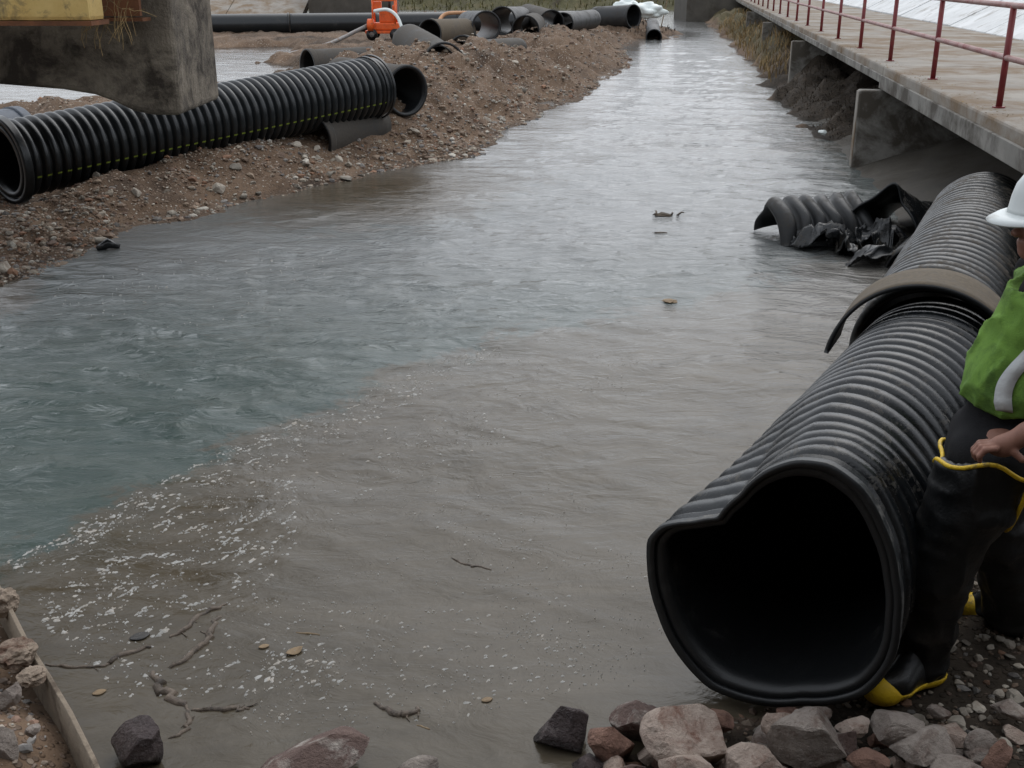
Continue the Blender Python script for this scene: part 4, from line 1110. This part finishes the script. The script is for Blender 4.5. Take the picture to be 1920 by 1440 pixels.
m = MB(); m.box(tuple(HC + np.array([-0.01, -0.123, 0.006])), (0.035, 0.012, 0.02), None, 0.004); m.build('slot', M['hat'], hat)
# boots
def boot(ax, ay, tx, ty):
    ank = np.array([ax, ay, GF + 0.17]); heel = np.array([ax + 0.03, ay, GF + 0.06]); toe = np.array([tx, ty, GF + 0.055])
    pr = [('c', ank, heel, 0.062, 0.052), ('c', heel, toe, 0.052, 0.048), ('c', ank - [0.02, 0, 0.04], toe + [0.05, 0, 0.015], 0.05, 0.045)]
    lo = np.minimum(heel, toe) - 0.10; hi = np.maximum(ank, toe) + 0.10
    upper = lambda P: np.maximum(np.maximum(sdf(P, pr, 0.03), (GF + 0.028) - P[..., 2]), P[..., 2] - (GF + 0.24))
    ax_ = [np.arange(lo[i], hi[i], 0.008) for i in range(3)]
    V, F = surface_net(upper, *ax_); b = obj('boot', V, F, M['rubber'], person)
    def sole(P):
        d = sdf(P, pr, 0.03) - 0.006
        d = np.maximum(d, np.abs(P[..., 2] - (GF + 0.026)) - 0.025)
        cap = np.maximum(sd_ell(P, toe + [-0.006, 0, -0.01], (0.072, 0.062, 0.056)), GF + 0.004 - P[..., 2])
        return np.minimum(d, cap)
    V, F = surface_net(sole, *ax_); obj('sole', V, F, M['yellow'], b, label='yellow sole and toe cap')
boot(1.38, 3.25, 1.225, 3.15); boot(1.80, 3.52, 1.74, 3.67)

person.location.x += PERSON_DX

# ------------------------------------------------------------------ rocks
def ico(sub):
    bm = bmesh.new(); bmesh.ops.create_icosphere(bm, subdivisions=sub, radius=1.0); bm.verts.index_update()
    V = np.array([v.co[:] for v in bm.verts]); F = [tuple(v.index for v in f.verts) for f in bm.faces]; bm.free(); return V, np.array(F)
ICO = {k: ico(k) for k in (1, 2, 3, 4)}
def rock_verts(seed, sub=4, cuts=15, rough=0.035):
    r = np.random.default_rng(seed); V, F = ICO[sub]; V = V.copy()
    for _ in range(cuts):
        n = r.normal(size=3); n /= np.linalg.norm(n); d = r.uniform(0.42, 0.80)
        e = V @ n - d; V -= np.where(e > 0, e, 0)[:, None] * n * 0.97
    V *= (1 + rough * fbm(V * 2.2 + seed, 3, seed % 50) + rough * 0.6 * fbm(V * 8 + seed, 3, 3))[:, None]
    V /= np.abs(V).max(0)
    return V, F
def rock(px, py, wpx, hpx, mat, seed, label, group=None, depth=0.8, z=None, name='rock', sub=4):
    zz = 0.1 if z is None else z
    p = atz(px, py, zz); sc = np.linalg.norm(p - [0, 0, CAMZ]) / FPX
    V, F = rock_verts(seed, sub)
    d = np.array([wpx * sc / 2, wpx * sc / 2 * depth, hpx * sc / 2])
    o = obj(name, V * d, F, M[mat], None, False, label=label, cat='rock', group=group)
    o.location = p; o.rotation_euler = (0, 0, random.uniform(-0.25, 0.25))
    return o
rock(1055, 1370, 104, 108, 'rock_wet', 11, 'dark wet purplish rock standing in the water, leftmost of the shore rocks', z=0.05)
rock(1152, 1398, 96, 90, 'rock_red', 12, 'reddish brown rock between the dark wet rock and the big pale one', z=0.06)
rock(1205, 1348, 116, 96, 'rock_mix', 13, 'brown rock with a whitish face touching the water left of the pipe mouth', z=0.08)
rock(1292, 1388, 176, 116, 'rock_pink', 14, 'big pale pinkish boulder, largest below the pipe mouth', z=0.12)
rock(1300, 1440, 120, 60, 'rock_pink', 15, 'pale flat rock at the bottom edge below the big pinkish boulder', z=0.14)
rock(1410, 1424, 116, 84, 'rock_pink', 16, 'pinkish grey rock between the big boulder and the pointed grey one', z=0.13)
rock(1522, 1402, 158, 138, 'rock_grey', 17, 'big pointed grey rock in the middle of the stone row', z=0.14)
rock(1470, 1368, 80, 54, 'rock_pink', 18, 'squarish pinkish rock under the pipe mouth', z=0.14)
rock(1598, 1362, 60, 28, 'rock_pink', 19, 'small flat pinkish stone right of the pointed grey rock', z=0.15)
rock(1672, 1364, 104, 74, 'rock_grey', 20, 'rounded grey brown rock just below the yellow boot', z=0.15)
rock(1728, 1404, 116, 64, 'rock_grey', 21, 'low grey rock below the rounded one near the boot', z=0.15)
rock(1845, 1400, 64, 62, 'rock_grey', 22, 'three sided grey rock alone on the mud at the lower right', z=0.14)
rock(1585, 1400, 60, 70, 'rock_mix', 23, 'brown stone wedged against the right side of the pointed grey rock', z=0.12)
rock(1475, 1340, 50, 26, 'rock_red', 24, 'small brown stone directly under the pipe lip', z=0.12)
rock(1545, 1336, 44, 24, 'rock_grey', 25, 'small grey stone directly under the pipe lip, right of the brown one', z=0.13)
rock(1640, 1434, 90, 46, 'rock_red', 26, 'brown rock at the bottom edge left of the low grey rock', z=0.14)
rock(1790, 1440, 100, 40, 'rock_grey', 27, 'flat grey rock at the bottom edge below the low grey one', z=0.14)
rock(1345, 1350, 60, 44, 'rock_red', 28, 'brown stone behind the big pinkish boulder', z=0.1)
rock(1760, 1335, 40, 26, 'rock_grey', 29, 'little grey stone right of the yellow boot', z=0.14)
rock(1895, 1330, 60, 30, 'rock_grey', 30, 'flat grey stone on the mud at the right edge', z=0.15)
rock(1100, 1432, 70, 40, 'rock_wet', 31, 'wet dark stone at the bottom edge below the reddish rock', z=0.04)
rock(262, 1405, 112, 96, 'rock_wet', 32, 'dark purple boulder in brown water at the lower left', z=0.05)
rock(588, 1428, 210, 84, 'rock_mix', 33, 'long reddish white rock at the bottom edge left of centre', z=0.05)
rock(790, 1446, 90, 34, 'rock_grey', 34, 'sunken grey rock at the bottom edge in the middle', z=0.02)
# small stones strewn between them
small_me = []
for k in range(5):
    V, F = rock_verts(60 + k, 2, 9, 0.08)
    small_me.append(mesh_from('stone', V, F, False))
r2 = random.Random(5)
def rnd_color_stone(me, mats): 
    me.materials.append(M[mats])
for k, me in enumerate(small_me): rnd_color_stone(me, 'cobble')
def scatter(n, polyfn, size, group, label, name='stone', sink=0.3):
    c = 0
    while c < n:
        q = polyfn()
        if q is None: continue
        x, y = q; h = hz(x, y)
        if h < 0.005: continue
        s = size()
        o = bpy.data.objects.new(name, r2.choice(small_me)); COL.objects.link(o)
        o.scale = (s * r2.uniform(0.8, 1.3), s * r2.uniform(0.7, 1.1), s * r2.uniform(0.45, 0.8))
        o.location = (x, y, h + s * (0.5 - sink)); o.rotation_euler = (r2.uniform(-0.4, 0.4), r2.uniform(-0.4, 0.4), r2.uniform(0, 6.28))
        tag(o, label, 'stone', group); c += 1
def pick_fore():
    p = atz(r2.uniform(1120, 1915), r2.uniform(1320, 1438), 0.12); return p[0], p[1]
scatter(70, pick_fore, lambda: r2.choice((0.012, 0.016, 0.02, 0.028, 0.036)), 'small stones among the shore rocks', 'small angular stone strewn among the shore rocks')
mid_me = []
for k, mm in enumerate(('rock_pink', 'rock_grey', 'rock_red', 'rock_grey', 'rock_mix', 'rock_pink')):
    V, F = rock_verts(160 + k, 3, 14, 0.05); me = mesh_from('rock', V, F, False); me.materials.append(M[mm]); mid_me.append(me)
keep_me = small_me; small_me = mid_me
def pick_pack():
    y = r2.uniform(1345, 1440); x = r2.uniform(1075 + (1440 - y) * 1.5, 1910); p = atz(x, y, 0.12); return p[0], p[1]
scatter(46, pick_pack, lambda: r2.choice((0.035, 0.042, 0.05, 0.06)), 'medium rocks packed along the shore', 'medium angular rock packed between the larger shore rocks', 'rock', 0.35)
small_me = keep_me
def pick_mud():
    p = atz(r2.uniform(1750, 1915), r2.uniform(1180, 1340), 0.12); return p[0], p[1]
scatter(30, pick_mud, lambda: r2.choice((0.01, 0.014, 0.02, 0.026)), 'stones on the mud beside the worker', 'small stone on the dark mud beside the boot')
def pick_bank():
    y = r2.uniform(8.6, 15.2); xw = np.interp(y, [8.6, 9.1, 9.95, 10.9, 11.6, 12.1, 12.8, 13.6, 14.8, 15.7], [-4.25, -4.04, -3.87, -3.71, -3.35, -2.97, -2.51, -2.0, -1.37, -0.41])
    return xw - abs(r2.gauss(0, 0.9)) - 0.03, y
scatter(110, pick_bank, lambda: r2.choice((0.022, 0.026, 0.03, 0.035, 0.04, 0.05, 0.075)), 'cobbles on the near gravel bank', 'rounded pale cobble on the near gravel bank')
def pick_berm():
    y = r2.uniform(15.8, 26); xw = np.interp(y, [15.7, 16.8, 19.8, 21.6, 23.3, 27.6], [-0.41, -0.39, 0.38, 0.85, 1.44, 2.34])
    return xw - abs(r2.gauss(0, 1.2)) - 0.05, y
scatter(45, pick_berm, lambda: r2.choice((0.03, 0.04, 0.05, 0.08)), 'stones on the gravel berm', 'stone stuck in the tall gravel berm')

# loose gravel as one mass
def pebbles(name, pts, sizes, cols, label):
    V0, F0 = ICO[1]; n = len(pts)
    sub = np.arange(len(V0))
    V0 = V0[:12] if False else V0
    rot = RNG.uniform(0, 6.28, n); c, s = np.cos(rot), np.sin(rot)
    sc = sizes[:, None] * RNG.uniform(0.6, 1.25, (n, 3)) * np.array([1.15, 1.0, 0.7])
    W_ = V0[None] * sc[:, None, :] * (1 + 0.18 * RNG.normal(size=(n, len(V0), 1)).clip(-1.5, 1.5))
    X = W_[..., 0] * c[:, None] - W_[..., 1] * s[:, None]; Y = W_[..., 0] * s[:, None] + W_[..., 1] * c[:, None]
    V = np.stack([X, Y, W_[..., 2]], -1) + pts[:, None, :]
    F = (F0[None] + (np.arange(n) * len(V0))[:, None, None]).reshape(-1, 3)
    o = obj(name, V.reshape(-1, 3), F, M['gravel'], None, False, label=label, cat='gravel', kind='stuff')
    a = o.data.attributes.new('stone', 'FLOAT_COLOR', 'POINT')
    a.data.foreach_set('color', np.repeat(np.column_stack([cols, np.ones(n)]), len(V0), 0).astype(np.float32).ravel())
    return o
PAL = np.array([(0.26, 0.18, 0.125), (0.32, 0.24, 0.175), (0.19, 0.125, 0.09), (0.42, 0.36, 0.285), (0.54, 0.50, 0.43), (0.27, 0.25, 0.23), (0.30, 0.165, 0.10), (0.17, 0.155, 0.145)])
PW = np.array([.22, .2, .12, .15, .09, .09, .08, .05])
def bank_points(n, y0, y1, spread):
    y = np.exp(RNG.uniform(math.log(y0), math.log(y1), n * 3))
    xw = np.interp(y, [p[1] for p in LEFT[2:21]], [p[0] for p in LEFT[2:21]])
    x = xw - np.abs(RNG.normal(0, spread, n * 3)) + 0.05
    P = np.stack([x, y], 1); h = height(P); ok = (h > 0.0) & (fbm(P * 1.1, 3, 12) + 0.25 > RNG.uniform(-0.6, 0.6, len(P)))
    return np.column_stack([P[ok], h[ok]])[:n]
def cols_for(n):
    return PAL[RNG.choice(len(PAL), n, p=PW)] * RNG.uniform(0.55, 0.95, (n, 1))
p1 = bank_points(11000, 8.2, 16, 1.5); p2 = bank_points(11000, 15, 46, 2.4)
pts = np.concatenate([p1, p2])
sz = np.concatenate([RNG.lognormal(math.log(0.0115), 0.6, len(p1)), RNG.lognormal(math.log(0.018), 0.55, len(p2))]).clip(0.004, 0.06)
pebbles('bank_gravel', pts, sz, cols_for(len(pts)), 'loose brown gravel covering the left bank and berm')
P = np.stack([RNG.uniform(-13, -6, 3000), RNG.uniform(14, 22, 3000)], 1); h = height(P); ok = h > 0.02
pts = np.column_stack([P[ok], h[ok]]); pebbles('bar_gravel', pts, RNG.lognormal(math.log(0.022), 0.4, len(pts)), cols_for(len(pts)) * 1.15, 'pale gravel on the bar behind the long ribbed pipe')
P = np.stack([RNG.uniform(-2.6, -1.25, 3000), RNG.uniform(2.6, 4.3, 3000)], 1); d = sdist(P, SHORE_L); P = P[d > 0.07]; h = height(P)
pts = np.column_stack([P, h]); pebbles('corner_gravel', pts, RNG.lognormal(math.log(0.008), 0.5, len(pts)).clip(0.003, 0.03), (cols_for(len(pts)) * 0.9 + 0.05), 'pebbles and dry mud heaped behind the sheet at lower left')
P = np.stack([RNG.uniform(0.1, 2.4, 3500), RNG.uniform(2.6, 5.0, 3500)], 1); d = sdist(P, SHORE_R); P = P[d > 0.03]; h = height(P)
pts = np.column_stack([P, h]); pebbles('shore_gravel', pts, RNG.lognormal(math.log(0.008), 0.5, len(pts)).clip(0.003, 0.025), cols_for(len(pts)) * 0.62, 'dark grit and small stones on the muddy shore')

# ------------------------------------------------------------------ lower left sheet and crust
bs = thing('edge_sheet', (-1.7, 3.4, 0), 'weathered brown sheet on edge holding back gravel at the lower left', 'sheet')
e0 = [atz(60, 1225, 0.10), atz(100, 1290, 0.10), atz(140, 1360, 0.10), atz(185, 1445, 0.10), atz(215, 1520, 0.10)]
e0 = [atz(-40, 1040, 0.10), atz(15, 1140, 0.10)] + e0
V = []; F = []
for k, p in enumerate(e0):
    for (dx, zz) in ((0.0, 0.15 + 0.01 * math.sin(k * 2.1)), (-0.014, 0.15 + 0.01 * math.sin(k * 2.1)), (-0.05, -0.2), (0.03, -0.2)):
        V.append((p[0] + dx, p[1] + dx * 0.5, zz))
for k in range(len(e0) - 1):
    for a in range(4): F.append((4*k + a, 4*k + (a+1) % 4, 4*k + 4 + (a+1) % 4, 4*k + 4 + a))
F += [(3, 2, 1, 0), tuple(4 * (len(e0) - 1) + a for a in range(4))]
o = obj('sheet', V, F, M['board'], bs, True); sd = o.modifiers.new('s', 'SUBSURF'); sd.levels = 2; sd.render_levels = 2
sd.subdivision_type = 'SIMPLE'
for k, (x, y, w_, h_, sd_) in enumerate(((30, 1225, 70, 60, 3.3), (8, 1130, 46, 70, 5.5), (60, 1268, 46, 40, 9.1))):
    p = atz(x, y, 0.16); sc = np.linalg.norm(p - [0, 0, CAMZ]) / FPX
    V, F = ICO[4]; V = V * (0.72 + 0.35 * (1 - np.abs(vnoise(V * 1.9 + sd_, 3))) + 0.12 * vnoise(V * 5 + sd_, 4))[:, None] * np.array([w_ * sc / 2, w_ * sc / 2, h_ * sc / 3])
    o = obj('mud_lump', V, F, M['crust'], None, False, label=('ragged tan mud crust stuck on the sheet edge', 'reddish mud lump at the left picture edge above the crust', 'smaller tan mud lump hanging below the ragged crust')[k], cat='mud lump')
    o.location = p
rock(22, 1303, 44, 40, 'rock_grey', 44, 'rounded tan pebble in the corner behind the sheet', z=0.17, depth=0.9)
rock(60, 1372, 30, 28, 'rock_grey', 45, 'small round pebble lower down behind the sheet', z=0.17, depth=0.9)
rock(5, 1400, 60, 70, 'rock_grey', 46, 'pale stone at the picture edge in the lower left corner', z=0.16)

# ------------------------------------------------------------------ floating things
def stick(name, px, r, mat, label, knob=0):
    pts = []
    for k, (x, y) in enumerate(px):
        p = atz(x, y, 0.0); p[2] = wz(p)[0] - r * 0.12; pts.append(p)
    q = bez(pts, 4 * (len(pts) - 1)); q = [a + np.array([RNG.normal() * r * 0.55, RNG.normal() * r * 0.55, RNG.normal() * r * 0.12]) for a in q]
    r *= 0.8
    rr = [r * (0.45 + 0.75 * math.sin(math.pi * (k + 0.6) / (len(q) + 0.4)) + 0.25 * random.random()) for k in range(len(q))]
    m = MB(); m.tube(q, rr, 7)
    if r > 0.005:
        for _ in range(3):                      # broken side twigs
            a = q[random.randrange(1, len(q) - 1)]; an = random.uniform(0, 6.28); ln = random.uniform(0.02, 0.06)
            b = a + np.array([math.cos(an) * ln, math.sin(an) * ln, random.uniform(-0.002, 0.006)])
            m.tube([a, (a + b) / 2 + RNG.normal(0, 0.003, 3), b], [r * 0.4, r * 0.3, r * 0.15], 5)
    return m.build(name, M[mat], None, True, label=label, cat='stick')
stick('driftwood_stick', [(318, 1196), (350, 1175), (385, 1150), (424, 1134)], 0.012, 'wood', 'pale stick floating upper left of the forked twig cluster')
stick('driftwood_stick', [(322, 1250), (355, 1228), (385, 1205), (398, 1185), (410, 1160)], 0.015, 'wood', 'thick knobbly stick floating slantwise in the foam at lower left')
stick('driftwood_stick', [(205, 1245), (240, 1225), (290, 1211)], 0.012, 'wood', 'bent stick floating close to the lower left sheet')
stick('driftwood_stick', [(85, 1248), (130, 1250), (185, 1250), (210, 1242)], 0.007, 'wood', 'thin twig reaching from the sheet edge into the foam')
stick('driftwood_stick', [(285, 1260), (300, 1290), (330, 1308), (345, 1322)], 0.018, 'wood', 'stubby broken branch floating left of the horizontal stick')
stick('driftwood_stick', [(358, 1332), (400, 1328), (440, 1330), (466, 1326)], 0.011, 'wood', 'straight brown stick lying level above the dark boulder')
stick('driftwood_stick', [(345, 1322), (352, 1345), (350, 1368), (318, 1382)], 0.009, 'wood', 'curved twig pointing down from the broken branch')
stick('driftwood_stick', [(704, 1320), (735, 1334), (762, 1338), (786, 1330)], 0.014, 'wood', 'lumpy pale stick floating alone near the bottom centre')
stick('driftwood_stick', [(848, 1046), (872, 1058), (895, 1062), (922, 1068)], 0.006, 'wood', 'thin dark twig floating in open brown water at centre')
stick('driftwood_stick', [(556, 1186), (600, 1190)], 0.004, 'leaf_tan', 'straw piece floating among foam left of centre')
stick('driftwood_stick', [(782, 1360), (806, 1368)], 0.004, 'leaf_tan', 'short straw floating below the lumpy pale stick')
stick('driftwood_stick', [(1228, 441), (1252, 439)], 0.02, 'wood', 'small dark stick floating below the twiggy debris clump')
def leaf(px, py, wpx, mat, label, curl=0.4):
    p = atz(px, py, 0.0); p[2] = wz(p)[0] + 0.002; sc = np.linalg.norm(p - [0, 0, CAMZ]) / FPX; w = wpx * sc
    V = []; F = []; n = 8
    for i in range(n + 1):
        t = i / n; hw = 0.32 * math.sin(math.pi * t) ** 0.8
        for j in (-1, 0, 1): V.append((w * (t - 0.5), w * hw * j, w * curl * 0.5 * (t - 0.5) ** 2 + abs(j) * w * hw * 0.15))
    for i in range(n):
        for j in range(2): F.append((3*i+j, 3*i+3+j, 3*i+4+j, 3*i+1+j))
    o = obj('leaf', V, F, M[mat], None, True, label=label, cat='leaf'); sm = o.modifiers.new('t', 'SOLIDIFY'); sm.thickness = 0.0015
    o.location = p; o.rotation_euler = (0, 0, random.uniform(0.2, 1.2)); return o
leaf(262, 1194, 36, 'leaf_dark', 'dark pointed leaf floating between sticks at lower left')
leaf(552, 1224, 34, 'leaf_tan', 'curled tan leaf floating left of bottom centre', 1.2)
leaf(913, 1315, 22, 'leaf_tan', 'round tan leaf floating near the bottom centre')
leaf(186, 1298, 24, 'leaf_tan', 'orange tan leaf near the lower left sheet')
leaf(495, 1215, 20, 'leaf_tan', 'small yellow leaf left of the curled one')
# debris clump in mid river
def clump(px, py, wpx, hpx, mat, label, seed, twigs=2):
    p = atz(px, py, 0.0); sc = np.linalg.norm(p - [0, 0, CAMZ]) / FPX
    t = thing('debris_clump', p, label, 'debris')
    V, F = ICO[3]; V = V * (0.75 + 0.35 * vnoise(V * 2 + seed, 3))[:, None] * np.array([wpx * sc / 2, wpx * sc * 0.4, hpx * sc / 2]) + p
    obj('mat', V, F, M[mat], t, False)
    for k in range(twigs):
        a = p + np.array([random.uniform(-.4, .6) * wpx * sc, 0, 0.01]); b = a + np.array([random.uniform(-.3, .5) * wpx * sc, random.uniform(-0.05, 0.1), random.uniform(0.05, 0.45) * hpx * sc])
        m = MB(); m.tube([a, (a + b) / 2 + [0.01, 0, 0.02], b], [0.012, 0.009, 0.005], 6); m.build('twig', M['wood'], t, True)
clump(1243, 406, 44, 16, 'brush', 'brown twiggy debris clump floating in mid river', 3.0, 4)
clump(1255, 564, 34, 6, 'leaf_tan', 'tan scum patch at the upper end of the silt seam', 4.0, 0)
clump(640, 770, 30, 5, 'brush', 'flat brown debris scum on the seam left of centre', 6.0, 0)

# foam flecks
def foam():
    V = []; F = []; placed = 0
    clusters = []
    def fleck(x, y, r, ang, asp):
        n = 9; b = len(V); c, s = math.cos(ang), math.sin(ang)
        rs = [r * random.uniform(0.55, 1.15) for _ in range(n)]
        V.append((x, y, 0.006))
        for k in range(n):
            a = 2 * math.pi * k / n; lx, ly = rs[k] * math.cos(a) * asp, rs[k] * math.sin(a)
            V.append((x + lx * c - ly * s, y + lx * s + ly * c, -0.001))
        for k in range(n): F.append((b, b + 1 + k, b + 1 + (k + 1) % n))
    def zone(n, poly_px, rmin, rmax, flow=0.6, dens=None):
        c = 0; xs = [p[0] for p in poly_px]; ys = [p[1] for p in poly_px]; tries = 0
        while c < n and tries < n * 40:
            tries += 1
            x, y = random.uniform(min(xs), max(xs)), random.uniform(min(ys), max(ys))
            if not inside(np.array([[x, y]]), poly_px)[0]: continue
            p = atz(x, y, 0)
            k = float(vnoise2(np.array([[p[0] * 3.0, p[1] * 3.0]]), 77)[0]) + 0.5 * float(vnoise2(np.array([[p[0] * 8, p[1] * 8]]), 78)[0])
            if k < random.uniform(-1.2, 0.4): continue
            r = rmin * (rmax / rmin) ** (random.random() ** 1.9)
            asp = random.choice((1.0, 1.2, 1.5, 2.0)); an = flow + random.gauss(0, 0.3)
            fleck(p[0], p[1], r, an, asp)
            if r > 0.010 and random.random() < 0.5:
                for _ in range(2):
                    fleck(p[0] + random.gauss(0, r * 1.4), p[1] + random.gauss(0, r * 1.2), r * random.uniform(0.4, 0.8), an, asp)
            c += 1
    lower = [(20, 1060), (330, 905), (560, 900), (560, 1010), (480, 1130), (300, 1200), (90, 1180)]
    zone(700, lower, 0.0022, 0.0145)
    zone(330, [(90, 1180), (300, 1200), (480, 1110), (600, 1180), (640, 1280), (430, 1300), (230, 1310)], 0.002, 0.0115)
    seam = [(15, 1052), (200, 955), (330, 890), (500, 800), (650, 762), (720, 712), (900, 655), (960, 650), (900, 690), (740, 770), (560, 860), (330, 940), (60, 1068)]
    zone(620, seam, 0.0025, 0.012, 0.72)
    zone(260, [(330, 930), (560, 830), (900, 760), (960, 830), (700, 930), (400, 1000)], 0.002, 0.010)
    zone(620, [(480, 1110), (700, 1130), (1000, 1150), (1150, 1280), (800, 1370), (450, 1380)], 0.0016, 0.0085)
    zone(300, [(850, 1000), (1210, 1040), (1250, 1200), (1200, 1300), (950, 1220)], 0.0016, 0.0075)
    zone(220, [(560, 900), (900, 860), (1150, 950), (900, 1120), (600, 1100)], 0.0014, 0.006)
    zone(90, [(760, 720), (960, 650), (1250, 600), (1200, 760), (800, 850)], 0.002, 0.009)
    zone(90, [(80, 540), (400, 470), (640, 480), (560, 580), (120, 660)], 0.004, 0.011)
    # rafts: strings of flecks drawn out by the current
    for _ in range(70):
        x, y = random.uniform(40, 900), 0
        while True:
            x, y = random.uniform(30, 760), random.uniform(720, 1280)
            if inside(np.array([[x, y]]), lower)[0] or inside(np.array([[x, y]]), seam)[0] or random.random() < 0.02: break
        p = atz(x, y, 0); an = 0.72 + random.gauss(0, 0.35); q = np.array([p[0], p[1]])
        for k in range(random.randint(4, 11)):
            q = q + np.array([math.cos(an), math.sin(an)]) * random.uniform(0.006, 0.02); an += random.gauss(0, 0.25)
            fleck(q[0] + random.gauss(0, 0.004), q[1] + random.gauss(0, 0.004), random.uniform(0.003, 0.0085), an, random.choice((1.2, 1.8, 2.4)))
    return V, F
V, F = foam()
V = np.array(V); V[:, 2] += wz(V)
obj('foam', V, F, M['foam'], None, True, label='scattered white foam flecks drifting on the brown silty water', cat='foam', kind='stuff')

# ------------------------------------------------------------------ weeds and brush on the right bank
def blades(name, n, area, hgt, mat, label, cat, r=0.006, lean=0.5):
    V = []; F = []
    for _ in range(n):
        x, y, z = area(); h = hgt * random.uniform(0.5, 1.3); a = random.uniform(0, 6.28); l = random.uniform(0.1, lean) * h
        wx, wy = math.cos(a + 1.57) * r, math.sin(a + 1.57) * r
        b = len(V)
        for t, k in ((0, 1.0), (0.5, 0.8), (1.0, 0.1)):
            cx, cy, cz = x + math.cos(a) * l * t * t, y + math.sin(a) * l * t * t, z + h * t * (1 - 0.25 * t * lean)
            V.append((cx - wx * k, cy - wy * k, cz)); V.append((cx + wx * k, cy + wy * k, cz))
        F.append((b, b+1, b+3, b+2)); F.append((b+2, b+3, b+5, b+4))
    return obj(name, V, F, M[mat], None, False, label=label, cat=cat, kind='stuff')
def right_area(y0, y1, d0, d1):
    rx = [p[0] for p in RIGHT[:10]]; ry = [p[1] for p in RIGHT[:10]]
    def f():
        while True:
            y = random.uniform(y0, y1); x = np.interp(y, ry, rx) + random.uniform(d0, d1)
            p = (x, y); h = hz(x, y)
            if h > 0.02: return x, y, h - 0.02
    return f
blades('dry_grass', 1500, right_area(26, 54, 0.1, 1.6), 0.42, 'grass', 'tan dry grass on the far right bank below the walkway', 'grass', 0.012, 0.8)
blades('brush_litter', 2600, right_area(16.0, 25, 0.0, 1.5), 0.13, 'brush', 'dark leaf litter and twigs piled between the piers', 'brush', 0.007, 1.8)
def far_area():
    y = random.uniform(84, 96); x = random.uniform(-10, 24); return x, y, hz(x, y) - 0.05
blades('far_weeds', 1600, far_area, 0.5, 'weed', 'olive weeds on the far bank at the top edge', 'weeds', 0.05, 0.9)
def spit_area():
    while True:
        x, y = random.uniform(4.6, 7.6), random.uniform(45.8, 55); h = hz(x, y)
        if h > 0.1: return x, y, h - 0.02
blades('spit_brush', 500, spit_area, 0.22, 'brush', 'dark brush on the far gravel spit', 'brush', 0.02, 1.4)
def deck_area():
    s_ = random.choice(ps[1:9]) + random.gauss(0, 0.5) if random.random() < 0.6 else random.uniform(6.5, 30); o_ = abs(random.gauss(0.12, 0.14)) + 0.01
    p = W(s_, o_, DECKZ); return p.x, p.y, DECKZ - 0.003
blades('deck_litter', 700, deck_area, 0.018, 'grass', 'dry dirt and grass litter along the walkway edge', 'litter', 0.008, 3.0)
p = atz(1543, 248, 0.1)
V, F = rock_verts(91, 3); o = obj('rock', V * np.array([0.075, 0.06, 0.055]), F, M['tarp'], None, False, label='single white stone at the waterline by the first pier', cat='rock'); o.location = p

for o in list(bpy.data.objects):
    if '_loc' in o.keys(): del o['_loc']
